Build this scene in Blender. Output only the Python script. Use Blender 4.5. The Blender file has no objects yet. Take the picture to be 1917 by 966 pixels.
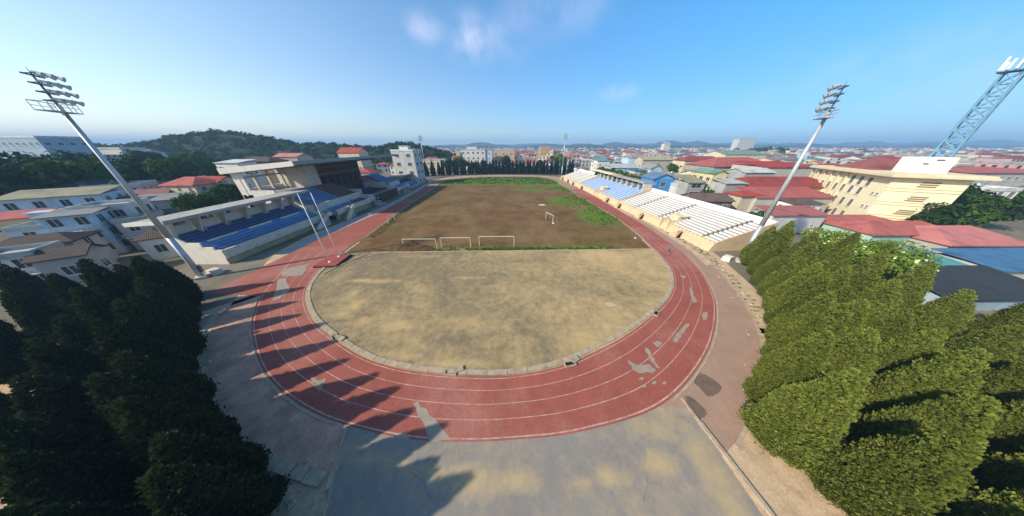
import bpy, math, random
from mathutils import Vector, noise
R = random.Random(7)
sc = bpy.context.scene
COL = sc.collection
rad = math.radians

# ------------------------------------------------------------------ camera, sky, sun
CAM_H, FPX, PITCH = 21.5, 390.0, math.atan(210 / 390.0)
cd = bpy.data.cameras.new('camera'); cam = bpy.data.objects.new('camera', cd); COL.objects.link(cam)
cam.location = (0, 0, CAM_H); cam.rotation_euler = (math.pi / 2 - PITCH, 0, 0)
cd.sensor_width = 36; cd.lens = FPX / 1917 * 36; cd.clip_start = .1; cd.clip_end = 30000
sc.camera = cam
SUN_AZ = math.atan2(-math.cos(rad(27)), -math.sin(rad(27)))      # clockwise from +Y, towards the sun
SUN_EL = rad(35)
w = bpy.data.worlds.new('World'); sc.world = w; w.use_nodes = True
nt = w.node_tree; nt.nodes.clear()
wo = nt.nodes.new('ShaderNodeOutputWorld'); bg = nt.nodes.new('ShaderNodeBackground')
sky = nt.nodes.new('ShaderNodeTexSky'); sky.sky_type = 'NISHITA'; sky.sun_disc = False
sky.sun_elevation = SUN_EL; sky.sun_rotation = SUN_AZ
sky.air_density = 1.1; sky.dust_density = .3; sky.ozone_density = 2.0; sky.altitude = 50
bg.inputs['Strength'].default_value = .125
def cloud_layer(src, centre, size, stretch, amount, seed):
    """soft cloud about a direction of the sky, broken up by noise over the sky direction"""
    tc = nt.nodes.new('ShaderNodeTexCoord')
    sub = nt.nodes.new('ShaderNodeVectorMath'); sub.operation = 'SUBTRACT'; sub.inputs[1].default_value = Vector(centre).normalized()
    nt.links.new(tc.outputs['Generated'], sub.inputs[0])
    scl = nt.nodes.new('ShaderNodeVectorMath'); scl.operation = 'MULTIPLY'; scl.inputs[1].default_value = stretch
    nt.links.new(sub.outputs[0], scl.inputs[0])
    ln = nt.nodes.new('ShaderNodeVectorMath'); ln.operation = 'LENGTH'; nt.links.new(scl.outputs[0], ln.inputs[0])
    mr = nt.nodes.new('ShaderNodeMapRange'); mr.interpolation_type = 'SMOOTHSTEP'
    mr.inputs['From Min'].default_value = 0; mr.inputs['From Max'].default_value = size
    mr.inputs['To Min'].default_value = 1; mr.inputs['To Max'].default_value = 0
    nt.links.new(ln.outputs['Value'], mr.inputs['Value'])
    ns = nt.nodes.new('ShaderNodeTexNoise'); ns.noise_dimensions = '4D'; ns.inputs['W'].default_value = seed
    ns.inputs['Scale'].default_value = 9; ns.inputs['Detail'].default_value = 6; ns.inputs['Roughness'].default_value = .52
    nt.links.new(tc.outputs['Generated'], ns.inputs['Vector'])
    r2 = nt.nodes.new('ShaderNodeMapRange'); r2.inputs['From Min'].default_value = .38; r2.inputs['From Max'].default_value = .72
    nt.links.new(ns.outputs['Fac'], r2.inputs['Value'])
    mu = nt.nodes.new('ShaderNodeMath'); mu.operation = 'MULTIPLY'
    nt.links.new(mr.outputs[0], mu.inputs[0]); nt.links.new(r2.outputs[0], mu.inputs[1])
    m2 = nt.nodes.new('ShaderNodeMath'); m2.operation = 'MULTIPLY'; m2.inputs[1].default_value = amount; m2.use_clamp = True
    nt.links.new(mu.outputs[0], m2.inputs[0])
    mx = nt.nodes.new('ShaderNodeMix'); mx.data_type = 'RGBA'
    nt.links.new(m2.outputs[0], mx.inputs['Factor']); nt.links.new(src, mx.inputs[6]); mx.inputs[7].default_value = (6.6, 6.3, 7.6, 1)
    return mx.outputs[2]
def sky_dir(px, py):
    u, v = (px - 958.5) / FPX, (py - 483) / FPX
    return (u, math.cos(PITCH) - v * math.sin(PITCH), -(math.sin(PITCH) + v * math.cos(PITCH)))
def wmix(fac, a, b, mode='MIX'):
    x = nt.nodes.new('ShaderNodeMix'); x.data_type = 'RGBA'; x.blend_type = mode
    if isinstance(fac, float): x.inputs['Factor'].default_value = fac
    else: nt.links.new(fac, x.inputs['Factor'])
    for q, k in ((a, 6), (b, 7)):
        if isinstance(q, tuple): x.inputs[k].default_value = q
        else: nt.links.new(q, x.inputs[k])
    return x.outputs[2]
def wmap(v, a, b, c, d):
    x = nt.nodes.new('ShaderNodeMapRange'); x.interpolation_type = 'SMOOTHSTEP'
    for n_, q in zip(('From Min', 'From Max', 'To Min', 'To Max'), (a, b, c, d)): x.inputs[n_].default_value = q
    nt.links.new(v, x.inputs['Value']); return x.outputs[0]
# hazy air: whiter towards the sun, deeper blue away from it
tcs = nt.nodes.new('ShaderNodeTexCoord'); dt = nt.nodes.new('ShaderNodeVectorMath'); dt.operation = 'DOT_PRODUCT'
dt.inputs[1].default_value = (math.sin(SUN_AZ), math.cos(SUN_AZ), 0); nt.links.new(tcs.outputs['Generated'], dt.inputs[0])
spx = nt.nodes.new('ShaderNodeSeparateXYZ'); nt.links.new(tcs.outputs['Generated'], spx.inputs[0])
glow = wmap(dt.outputs['Value'], -1.25, .95, 0, 1)
low = wmap(spx.outputs['Z'], .0, .42, 1, 0)
away = wmix(low, (.30, .92, 1.26, 1), (.31, .54, .92, 1))
so = wmix(1., sky.outputs[0], wmix(glow, away, (1.30, 1.24, 1.20, 1)), 'MULTIPLY')
so = cloud_layer(so, sky_dir(880, 72), .125, (1, 1, 1.5), .80, 2.0)
so = cloud_layer(so, sky_dir(792, 52), .075, (1, 1, 1.4), .60, 4.1)
so = cloud_layer(so, sky_dir(955, 72), .12, (1, 1, 1.4), .35, 5.2)
so = cloud_layer(so, sky_dir(1160, 173), .085, (1, 1, 2.4), .75, 6.3)
so = cloud_layer(so, sky_dir(1050, 12), .24, (1, 1, 2.4), .30, 9.4)
so = cloud_layer(so, sky_dir(1720, 130), .40, (1, 1, 3.0), .22, 11.0)
nt.links.new(so, bg.inputs['Color']); nt.links.new(bg.outputs[0], wo.inputs[0])
sd = bpy.data.lights.new('sun', 'SUN'); sd.energy = 4.6; sd.angle = rad(1.2); sd.color = (1, .90, .74)
sun = bpy.data.objects.new('sun', sd); COL.objects.link(sun)
to_sun = Vector((math.sin(SUN_AZ) * math.cos(SUN_EL), math.cos(SUN_AZ) * math.cos(SUN_EL), math.sin(SUN_EL)))
sun.rotation_euler = to_sun.to_track_quat('Z', 'Y').to_euler(); sun.location = (-60, -30, 80)
vs = sc.view_settings; vs.view_transform = 'Standard'; vs.look = 'None'; vs.exposure = .42; vs.gamma = 1; vs.use_curve_mapping = False
sc.cycles.use_denoising = True; sc.cycles.max_bounces = 5; sc.cycles.diffuse_bounces = 2; sc.cycles.glossy_bounces = 2
sc.cycles.transmission_bounces = 3; sc.cycles.transparent_max_bounces = 6; sc.cycles.volume_bounces = 0

# ------------------------------------------------------------------ measuring helpers
SP, CP = math.sin(PITCH), math.cos(PITCH)
def ray(x, y):
    u, v = (x - 958.5) / FPX, (y - 483) / FPX
    return u, CP - v * SP, -(SP + v * CP)
def G(x, y, z=0.):                       # world point at height z
    r = ray(x, y); t = (z - CAM_H) / r[2]; return Vector((r[0] * t, r[1] * t, z))
def AY(x, y, Y):                         # world point in the vertical plane at distance Y
    r = ray(x, y); t = Y / r[1]; return Vector((r[0] * t, Y, CAM_H + r[2] * t))
def lerp(a, b, t): return a + (b - a) * t
def fbm(x, y, z=0, o=3): return noise.fractal(Vector((x, y, z)), 1.0, 2.0, o)

# ------------------------------------------------------------------ mesh + object helpers
class MB:
    def __init__(s): s.v = []; s.f = []; s.mi = []; s.m = 0; s.sm = False
    def face(s, pts):
        n = len(s.v); s.v += [tuple(p) for p in pts]; s.f.append(tuple(range(n, n + len(pts)))); s.mi.append(s.m); return s
    def hexa(s, a, b):                   # a: 4 bottom points (ccw from above), b: 4 top points
        n = len(s.v); s.v += [tuple(p) for p in a] + [tuple(p) for p in b]
        for q in ((3, 2, 1, 0), (4, 5, 6, 7), (0, 1, 5, 4), (1, 2, 6, 5), (2, 3, 7, 6), (3, 0, 4, 7)):
            s.f.append(tuple(n + i for i in q)); s.mi.append(s.m)
        return s
    def box(s, x0, x1, y0, y1, z0, z1):
        return s.hexa([(x0, y0, z0), (x1, y0, z0), (x1, y1, z0), (x0, y1, z0)], [(x0, y0, z1), (x1, y0, z1), (x1, y1, z1), (x0, y1, z1)])
    def prism(s, pts, a, b, axis='y'):   # polygon of (p,q) swept along an axis; y: (x,z), x: (y,z), z: (x,y)
        def P(p, t):
            return (p[0], t, p[1]) if axis == 'y' else ((t, p[0], p[1]) if axis == 'x' else (p[0], p[1], t))
        n = len(s.v); k = len(pts)
        s.v += [P(p, a) for p in pts] + [P(p, b) for p in pts]
        s.f.append(tuple(n + i for i in range(k))); s.f.append(tuple(n + k + i for i in reversed(range(k)))); s.mi += [s.m, s.m]
        for i in range(k):
            j = (i + 1) % k; s.f.append((n + j, n + i, n + k + i, n + k + j)); s.mi.append(s.m)
        return s
    def tube(s, a, b, r0, r1=None, n=8, caps=True):
        a, b = Vector(a), Vector(b); r1 = r0 if r1 is None else r1
        d = (b - a).normalized(); u = d.orthogonal().normalized(); v = d.cross(u); k = len(s.v)
        for c, r in ((a, r0), (b, r1)):
            for i in range(n):
                t = 2 * math.pi * i / n; s.v.append(tuple(c + u * math.cos(t) * r + v * math.sin(t) * r))
        for i in range(n):
            j = (i + 1) % n; s.f.append((k + i, k + j, k + n + j, k + n + i)); s.mi.append(s.m)
        if caps:
            s.f.append(tuple(k + i for i in reversed(range(n)))); s.f.append(tuple(k + n + i for i in range(n))); s.mi += [s.m, s.m]
        return s
    def mesh(s, name, mats):
        me = bpy.data.meshes.new(name); me.from_pydata(s.v, [], s.f)
        for m in (mats if isinstance(mats, (list, tuple)) else [mats]): me.materials.append(m)
        me.polygons.foreach_set('material_index', s.mi)
        if s.sm: me.polygons.foreach_set('use_smooth', [True] * len(s.f))
        me.update(); return me
    def build(s, name, mats, parent=None, loc=None):
        return link(name, s.mesh(name, mats), parent, loc)
def link(name, me, parent=None, loc=None):
    o = bpy.data.objects.new(name, me); COL.objects.link(o)
    if parent is not None: o.parent = parent
    if loc is not None: o.location = loc
    return o
def tag(o, label, cat, group=None, kind=None):
    o['label'] = label; o['category'] = cat
    if group: o['group'] = group
    if kind: o['kind'] = kind
    return o
def thing(name, label, cat, loc=(0, 0, 0), rz=0, group=None):
    o = bpy.data.objects.new(name, None); COL.objects.link(o); o.location = loc; o.rotation_euler = (0, 0, rz); o.empty_display_size = .2
    return tag(o, label, cat, group)
KIDS = {}
def copy_tree(o, loc, rz=0, label=None, group=None, scale=None, kids=None):
    c = o.copy(); COL.objects.link(c); c.location = loc; c.rotation_euler = (0, 0, rz)
    if scale: c.scale = scale
    if label: c['label'] = label
    if group: c['group'] = group
    for ch in (kids if kids is not None else o.children):
        d = ch.copy(); COL.objects.link(d); d.parent = c
        for g in ch.children:
            e = g.copy(); COL.objects.link(e); e.parent = d
    return c
def struct(name, mb, mats, kind='structure'):
    o = mb.build(name, mats); o['kind'] = kind; return o

# ------------------------------------------------------------------ materials
def new_mat(name):
    m = bpy.data.materials.new(name); m.use_nodes = True; n = m.node_tree
    return m, n, n.nodes['Principled BSDF']
def rgba(c, k=1.): return (min(1, c[0] * k), min(1, c[1] * k), min(1, c[2] * k), 1)
def mixn(n, fac, a, b):
    x = n.nodes.new('ShaderNodeMix'); x.data_type = 'RGBA'
    if hasattr(fac, 'links'): n.links.new(fac, x.inputs['Factor'])
    else: x.inputs['Factor'].default_value = fac
    for s, i in ((a, 6), (b, 7)):
        if isinstance(s, tuple): x.inputs[i].default_value = s
        else: n.links.new(s, x.inputs[i])
    return x.outputs[2]
def noisen(n, scale, detail=4, rough=.6, stretch=None, w=0.):
    tc = n.nodes.new('ShaderNodeTexCoord'); src = tc.outputs['Object']
    if stretch:
        mp = n.nodes.new('ShaderNodeMapping'); mp.inputs['Scale'].default_value = stretch; n.links.new(src, mp.inputs[0]); src = mp.outputs[0]
    t = n.nodes.new('ShaderNodeTexNoise'); t.noise_dimensions = '4D'; t.inputs['W'].default_value = w
    t.inputs['Scale'].default_value = scale; t.inputs['Detail'].default_value = detail; t.inputs['Roughness'].default_value = rough
    n.links.new(src, t.inputs['Vector']); return t.outputs['Fac']
def rampn(n, fac, a, b):
    r = n.nodes.new('ShaderNodeMapRange'); r.inputs['From Min'].default_value = a; r.inputs['From Max'].default_value = b
    n.links.new(fac, r.inputs['Value']); return r.outputs[0]
def bumpn(n, b, fac, strength, dist):
    x = n.nodes.new('ShaderNodeBump'); x.inputs['Strength'].default_value = strength; x.inputs['Distance'].default_value = dist
    n.links.new(fac, x.inputs['Height']); n.links.new(x.outputs[0], b.inputs['Normal'])
def mat(name, c, var=.18, scale=1.2, rough=.85, stain=None, stain_amt=.35, stain_scale=.5, stretch=None, bump=0, metal=0, fine=0, wave=None, vary=0):
    m, n, b = new_mat(name)
    col = mixn(n, rampn(n, noisen(n, scale, 5, .62, stretch), .3, .7), rgba(c, 1 - var), rgba(c, 1 + var))
    if stain: col = mixn(n, rampn(n, noisen(n, stain_scale, 6, .65, stretch, 3.3), .62 - stain_amt * .3, .72), col, rgba(stain))
    if fine: col = mixn(n, rampn(n, noisen(n, scale * 14, 2, .5, None, 7.7), .35, .65), col, mixn(n, fine, col, rgba(c, .45)))
    if wave:
        tc = n.nodes.new('ShaderNodeTexCoord'); wv = n.nodes.new('ShaderNodeTexWave'); wv.bands_direction = wave[0]; wv.inputs['Scale'].default_value = wave[1]
        n.links.new(tc.outputs['Object'], wv.inputs['Vector'])
        col = mixn(n, rampn(n, wv.outputs['Fac'], 0, .35), mixn(n, wave[2], col, rgba(c, .35)), col)
        bumpn(n, b, wv.outputs['Fac'], .5, .05)
    if vary:
        oi = n.nodes.new('ShaderNodeObjectInfo'); hs = n.nodes.new('ShaderNodeHueSaturation'); n.links.new(col, hs.inputs['Color'])
        n.links.new(rampn2(n, oi.outputs['Random'], 1 - vary, 1 + vary * .6), hs.inputs['Value']); wn = n.nodes.new('ShaderNodeTexWhiteNoise'); wn.noise_dimensions = '1D'
        n.links.new(oi.outputs['Random'], wn.inputs['W']); n.links.new(rampn2(n, wn.outputs['Value'], .82, 1.1), hs.inputs['Saturation']); col = hs.outputs[0]
    n.links.new(col, b.inputs['Base Color']); b.inputs['Roughness'].default_value = rough; b.inputs['Metallic'].default_value = metal
    b.inputs['Specular IOR Level'].default_value = .25
    if bump: bumpn(n, b, noisen(n, scale * 5, 4), bump, .05)
    return m
def masked(name, base, over, attr='mask', sb=.25, so_=.6, edge=.25, rough=.95, third=None, third_scale=.12, streak=None, fine=.25):
    """two surfaces mixed by a per-vertex coverage, its edge broken up by noise"""
    m, n, b = new_mat(name)
    cb = mixn(n, rampn(n, noisen(n, sb, 8, .68), .3, .7), rgba(base[0]), rgba(base[1]))
    if third: cb = mixn(n, rampn(n, noisen(n, third_scale, 6, .65, streak, 5.), .46, .68), cb, rgba(third))
    cb = mixn(n, rampn(n, noisen(n, 3.1, 5, .75, None, 2.), .3, .7), mixn(n, fine, cb, rgba(base[0], .4)), cb)
    co = mixn(n, rampn(n, noisen(n, so_, 6, .7, None, 1.), .3, .7), rgba(over[0]), rgba(over[1]))
    at = n.nodes.new('ShaderNodeAttribute'); at.attribute_name = attr
    ad = n.nodes.new('ShaderNodeMath'); ad.operation = 'ADD'; n.links.new(at.outputs['Fac'], ad.inputs[0])
    ns = rampn(n, noisen(n, .9, 8, .75, None, 9.), 0, 1)
    ml = n.nodes.new('ShaderNodeMath'); ml.operation = 'MULTIPLY_ADD'; n.links.new(ns, ml.inputs[0]); ml.inputs[1].default_value = 2.6; ml.inputs[2].default_value = -1.3
    n.links.new(ml.outputs[0], ad.inputs[1])
    col = mixn(n, rampn(n, ad.outputs[0], .5 - edge, .5 + edge), cb, co)
    n.links.new(col, b.inputs['Base Color']); b.inputs['Roughness'].default_value = rough; b.inputs['Specular IOR Level'].default_value = .15
    bumpn(n, b, noisen(n, 2.2, 6, .7), .35, .06)
    return m
def leaf_mat(name, a, b_, trans=.25, hue=.0):
    m, n, b = new_mat(name); n.nodes.remove(b)
    oi = n.nodes.new('ShaderNodeObjectInfo'); ge = n.nodes.new('ShaderNodeNewGeometry')
    col = mixn(n, ge.outputs['Random Per Island'], rgba(a), rgba(b_))
    col = mixn(n, rampn(n, noisen(n, .9, 3), .35, .65), mixn(n, .35, col, rgba(a, .55)), col)
    hs = n.nodes.new('ShaderNodeHueSaturation'); n.links.new(col, hs.inputs['Color'])
    hs.inputs['Hue'].default_value = .5 + hue
    n.links.new(rampn2(n, oi.outputs['Random'], .82, 1.15), hs.inputs['Value'])
    d = n.nodes.new('ShaderNodeBsdfDiffuse'); t = n.nodes.new('ShaderNodeBsdfTranslucent'); x = n.nodes.new('ShaderNodeMixShader')
    n.links.new(hs.outputs[0], d.inputs[0]); n.links.new(hs.outputs[0], t.inputs[0]); x.inputs[0].default_value = trans
    n.links.new(d.outputs[0], x.inputs[1]); n.links.new(t.outputs[0], x.inputs[2])
    n.links.new(x.outputs[0], n.nodes['Material Output'].inputs[0]); return m
def rampn2(n, fac, a, b):
    r = n.nodes.new('ShaderNodeMapRange'); r.inputs['To Min'].default_value = a; r.inputs['To Max'].default_value = b
    n.links.new(fac, r.inputs['Value']); return r.outputs[0]

m_ground = mat('town_ground', (.19, .16, .115), .35, .06, .95, stain=(.07, .085, .035), stain_amt=.5, stain_scale=.05, fine=.3)
m_track = mat('track_rubber', (.315, .092, .064), .16, .35, .9, stain=(.43, .20, .15), stain_amt=.42, stain_scale=.07, fine=.3)
m_track_far = m_track
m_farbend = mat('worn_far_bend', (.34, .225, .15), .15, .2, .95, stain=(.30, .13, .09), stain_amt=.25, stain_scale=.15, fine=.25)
m_line = mat('lane_paint', (.50, .31, .25), .3, 2.5, .9, stain=(.32, .11, .08), stain_amt=.6, stain_scale=1.4)
m_bare = mat('bare_concrete', (.33, .27, .205), .18, 1.2, .95, fine=.3)
m_kerb = mat('kerb_stone', (.43, .34, .235), .25, 1.1, .95, stain=(.22, .17, .11), stain_amt=.3, stain_scale=1.5, fine=.4)
m_apronR = mat('red_apron', (.37, .235, .165), .12, .5, .95, stain=(.30, .22, .15), stain_amt=.4, stain_scale=.4, fine=.35)
m_apronL = mat('brick_apron', (.56, .31, .215), .24, .7, .95, stain=(.24, .17, .12), stain_amt=.5, stain_scale=.5, fine=.4)
m_sand = mat('sandy_verge', (.54, .39, .245), .22, .6, .95, stain=(.30, .20, .12), stain_amt=.35, stain_scale=.9, fine=.4, bump=.3)
m_soil = mat('loose_soil', (.11, .066, .032), .4, 2., 1., fine=.5, bump=.8)
m_field = masked('dirt_field', ((.105, .052, .019), (.245, .140, .056)), ((.075, .125, .014), (.130, .195, .024)), edge=.22, third=(.26, .165, .080), third_scale=.10, sb=.17, streak=(1, .9, 1), fine=.45)
m_dzone = masked('worn_asphalt', ((.20, .160, .092), (.32, .245, .130)), ((.42, .295, .135), (.51, .365, .175)), edge=.5, third=(.19, .16, .105), third_scale=.2, sb=.3, streak=(1.6, .7, 1), fine=.42)
m_fore = masked('forecourt_asphalt', ((.215, .192, .165), (.285, .253, .215)), ((.40, .30, .16), (.46, .35, .19)), edge=.6, third=(.27, .24, .20), third_scale=.09, sb=.3, fine=.22)
m_conc = mat('pale_concrete', (.62, .56, .46), .12, .7, .9, stain=(.34, .30, .23), stain_amt=.3, stain_scale=.6, fine=.2)
m_concw = mat('white_concrete', (.66, .62, .53), .08, .8, .9, stain=(.5, .45, .37), stain_amt=.25, stain_scale=.7)
m_concg = mat('grey_concrete', (.36, .345, .31), .16, .7, .9, stain=(.17, .16, .14), stain_amt=.4, stain_scale=.6, fine=.2)
m_peach = mat('peach_render', (.60, .44, .27), .1, .5, .9, stain=(.48, .36, .24), stain_amt=.4, stain_scale=.4)
m_cream = mat('cream_render', (.66, .56, .37), .08, .5, .9, stain=(.52, .43, .28), stain_amt=.2, stain_scale=.3)
m_ochre = mat('ochre_render', (.42, .34, .17), .15, .6, .9, stain=(.28, .23, .13), stain_amt=.4)
m_bench = mat('bench_white', (.68, .665, .63), .1, .8, .85, stain=(.5, .46, .40), stain_amt=.25, stain_scale=.9)
m_riser = mat('terrace_grey', (.26, .235, .20), .2, .9, .95, fine=.2)
m_dark = mat('dark_opening', (.018, .016, .015), .2, 1, .8)
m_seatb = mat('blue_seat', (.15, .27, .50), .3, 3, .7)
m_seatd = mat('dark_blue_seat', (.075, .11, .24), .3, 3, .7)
m_seatl = mat('light_blue_paint', (.16, .33, .66), .15, 1.5, .7)
m_seatr = mat('faded_red_seat', (.26, .085, .085), .2, 3, .6)
m_maroon = mat('maroon_cladding', (.10, .045, .035), .2, .6, .8)
m_brownband = mat('brown_band', (.16, .11, .07), .2, .6, .8)
m_roofm = mat('grey_roof_sheet', (.28, .30, .33), .1, .3, .55, wave=('Y', 1.2, .3))
m_steel = mat('galvanised_steel', (.44, .47, .48), .12, .8, .45, metal=.35)
m_steeld = mat('dark_steel', (.10, .115, .13), .2, .8, .5, metal=.3)
m_teal = mat('teal_paint', (.11, .33, .36), .1, 1, .5)
m_white = mat('white_paint', (.80, .78, .74), .06, 1, .5)
m_glass = new_mat('lamp_glass')[0]; m_glass.node_tree.nodes['Principled BSDF'].inputs['Base Color'].default_value = (.35, .4, .45, 1); m_glass.node_tree.nodes['Principled BSDF'].inputs['Roughness'].default_value = .1
m_pane = mat('window_pane', (.045, .055, .065), .4, .6, .15)
m_plinth = mat('red_plinth', (.30, .065, .05), .12, 1, .8)
m_bark = mat('bark', (.085, .06, .04), .3, 3, .95)
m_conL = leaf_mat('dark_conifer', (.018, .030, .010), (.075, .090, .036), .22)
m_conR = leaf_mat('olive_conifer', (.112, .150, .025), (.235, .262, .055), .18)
m_conF = leaf_mat('far_conifer', (.014, .034, .016), (.034, .060, .022), .1)
m_leafG = leaf_mat('green_leaf', (.035, .085, .014), (.085, .15, .025), .3)
m_leafB = leaf_mat('bright_leaf', (.11, .19, .018), (.26, .33, .06), .35)
m_weed = leaf_mat('weed_leaf', (.055, .11, .014), (.11, .175, .026), .25)
m_leafD = leaf_mat('dark_leaf', (.016, .042, .012), (.045, .08, .022), .2)
m_skin = mat('skin', (.40, .24, .16), .05, 5, .6); m_shirt = mat('blue_shirt', (.08, .20, .42), .1, 5, .8); m_short = mat('dark_shorts', (.02, .02, .03), .1, 5, .8); m_hair = mat('hair', (.01, .008, .007), .1, 9, .6)

# ------------------------------------------------------------------ ground plan
def catmull(pts, n=6, closed=True):
    out = []; k = len(pts)
    for i in range(k if closed else k - 1):
        p0, p1, p2, p3 = (pts[(i - 1) % k], pts[i], pts[(i + 1) % k], pts[(i + 2) % k]) if closed else (pts[max(0, i - 1)], pts[i], pts[i + 1], pts[min(k - 1, i + 2)])
        for j in range(n):
            t = j / n
            out.append(tuple(.5 * (2 * p1[a] + (p2[a] - p0[a]) * t + (2 * p0[a] - 5 * p1[a] + 4 * p2[a] - p3[a]) * t * t + (3 * p1[a] - p0[a] - 3 * p2[a] + p3[a]) * t ** 3) for a in (0, 1)))
    if not closed: out.append(tuple(pts[-1]))
    return out
INNER = [(-.5, 13.55), (-6.2, 13.6), (-11.5, 14.2), (-15.6, 15.2), (-18.9, 16.5), (-23, 18.6), (-27.1, 21), (-31.2, 24.3), (-34.7, 28.2), (-37, 32.5), (-38.3, 37), (-38.9, 43), (-39.6, 52), (-40.3, 63), (-41.4, 72), (-43.2, 95), (-45.5, 125), (-46.8, 143), (-44.5, 156), (-37, 165), (-25, 171), (-8, 174), (10, 174), (22, 169), (28.5, 161), (30, 149), (31.2, 130), (33.1, 100), (34.5, 82), (35.4, 70), (35.2, 60), (34.4, 50), (33.8, 45.6), (33, 40.7), (31, 34), (27, 28.2), (21.6, 23.5), (15.5, 19.4), (10.3, 16.7), (5.2, 14.6)]
OUTER = [(-.4, 8.05), (-4.8, 7.95), (-9.2, 8.2), (-14.4, 9.1), (-17.9, 10), (-22.6, 11.8), (-27.4, 14.4), (-32.2, 17.9), (-36.3, 21.5), (-41, 27.2), (-45, 34.5), (-48.5, 42), (-50, 52), (-49.6, 63), (-48.7, 74), (-49.2, 95), (-51.3, 125), (-53, 143), (-51, 158), (-43, 171), (-28, 178.5), (-8, 182), (12, 181), (26, 175.5), (34.5, 166), (37, 151), (38.6, 132), (40, 108), (40.3, 84), (40.5, 70), (40.5, 60), (39.9, 50), (39.5, 44.8), (38.7, 40.5), (37, 35), (33.2, 27.5), (28.5, 21.5), (22.2, 15.7), (14.3, 10.8), (6.0, 8.65)]
NS = 8
IN, OUT = catmull(INNER, NS), catmull(OUTER, NS); NL = len(IN)
def between(t, i):
    a, b = IN[i % NL], OUT[i % NL]; return (lerp(a[0], b[0], t), lerp(a[1], b[1], t))
def ring(mb, t0, t1, z, i0=0, i1=NL, skip=None):
    for i in range(i0, i1):
        if skip and skip(i): continue
        a, b, c, d = between(t0, i), between(t0, i + 1), between(t1, i + 1), between(t1, i)
        mb.face([(*a, z), (*d, z), (*c, z), (*b, z)])
    return mb
def edges_at(Y):
    xl = xr = None
    for i in range(NL):
        a, b = IN[i], IN[(i + 1) % NL]
        if (a[1] - Y) * (b[1] - Y) <= 0 and a[1] != b[1]:
            x = lerp(a[0], b[0], (Y - a[1]) / (b[1] - a[1]))
            xl = x if xl is None else min(xl, x); xr = x if xr is None else max(xr, x)
    if xl is None: xl, xr = -2., -1.9
    return xl, xr
g = MB(); S = 9000
for i in range(-6, 6):
    for j in range(-1, 6): g.face([(i * 1500, j * 1500, 0), ((i + 1) * 1500, j * 1500, 0), ((i + 1) * 1500, (j + 1) * 1500, 0), (i * 1500, (j + 1) * 1500, 0)])
struct('ground', g, m_ground)
def grid_sheet(name, rows, cols, pos, cover, material):
    v = []; f = []; a = []
    for r in range(rows + 1):
        for c in range(cols + 1):
            p = pos(c / cols, r / rows); v.append(p); a.append(cover(p[0], p[1]))
    for r in range(rows):
        for c in range(cols):
            k = r * (cols + 1) + c; f.append((k, k + 1, k + cols + 2, k + cols + 1))
    me = bpy.data.meshes.new(name); me.from_pydata(v, [], f); me.materials.append(material)
    at = me.attributes.new('mask', 'FLOAT', 'POINT'); at.data.foreach_set('value', a)
    o = link(name, me); o['kind'] = 'structure'; return o
def blobs(lst):                                     # soft-edged spots (x, y, rx, ry, strength)
    def f(x, y):
        s = 0
        for bx, by, rx, ry, k in lst:
            q = ((x - bx) / rx) ** 2 + ((y - by) / ry) ** 2
            if q < 4: s = max(s, k * max(0, 1 - q * .55))
        return s
    return f
def wall_y(x): return 43.35 + .028 * x              # the low kerb between the dirt field and the paved half circle
# sandy verge round the whole oval
vg = MB()
ring(vg, .02, 5.2, .004, 0, NL, lambda i: 9 * NS < i < 36 * NS)
ring(vg, .02, 1.5, .004, 9 * NS, 25 * NS)
ring(vg, .02, 2.2, .004, 25 * NS + 1, 36 * NS + 1)
struct('verge', vg, m_sand)
# dirt field
dirt_spots = []
def field_cover(x, y):
    f = fbm(x * .05, y * .05, 3.1); f2 = fbm(x * .16, y * .16, 7.7)
    xl, xr = edges_at(min(max(y, 14), 173.9)); s = (x - xl) / max(.1, xr - xl)
    far = min(1, max(0, (y - 128 + 14 * f - 3 * abs(x + 8) * 0) / 22)) * 1.15
    right = max(0, 1 - (xr - x) / (13 + 8 * f)) * 1.35 if y > 58 else 0
    right *= min(1, (y - 58) / 12) * (0.72 + .55 * f + .5 * f2)
    patch = max(0, 1 - (((x - 24) / 13) ** 2 + ((y - 92) / 16) ** 2)) * (.85 + .8 * f2)
    patch2 = max(0, 1 - (((x - 29) / 8) ** 2 + ((y - 70) / 12) ** 2)) * (1.2 + .7 * f2)
    patch3 = max(0, 1 - (((x - 12) / 16) ** 2 + ((y - 120) / 10) ** 2)) * (.72 + .7 * f2)
    dy = y - wall_y(x); strip = 0
    if dy < 2.4 and -20 < x < 22: strip = (1.5 + .5 * f2) * (1 if -8.5 < x < 8 else .72) * (1 - abs(dy - 1.0) / 2.2)
    left = max(0, 1 - (x - xl) / 3.2) * (.62 + .5 * f2) if 50 < y < 75 else 0
    return max(far, right, patch, patch2, patch3, strip, left, .18 + .25 * f)
def field_pos(s, t):
    y = lerp(wall_y(0), 173.8, t ** 1.25); xl, xr = edges_at(y); x = lerp(xl - .2, xr + .2, s)
    return (x, y + (wall_y(x) - wall_y(0)) * (1 - t), .008 + .05 * max(0, fbm(x * .2, y * .2, 1.)))
grid_sheet('dirt_field', 170, 110, field_pos, field_cover, m_field)
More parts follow.
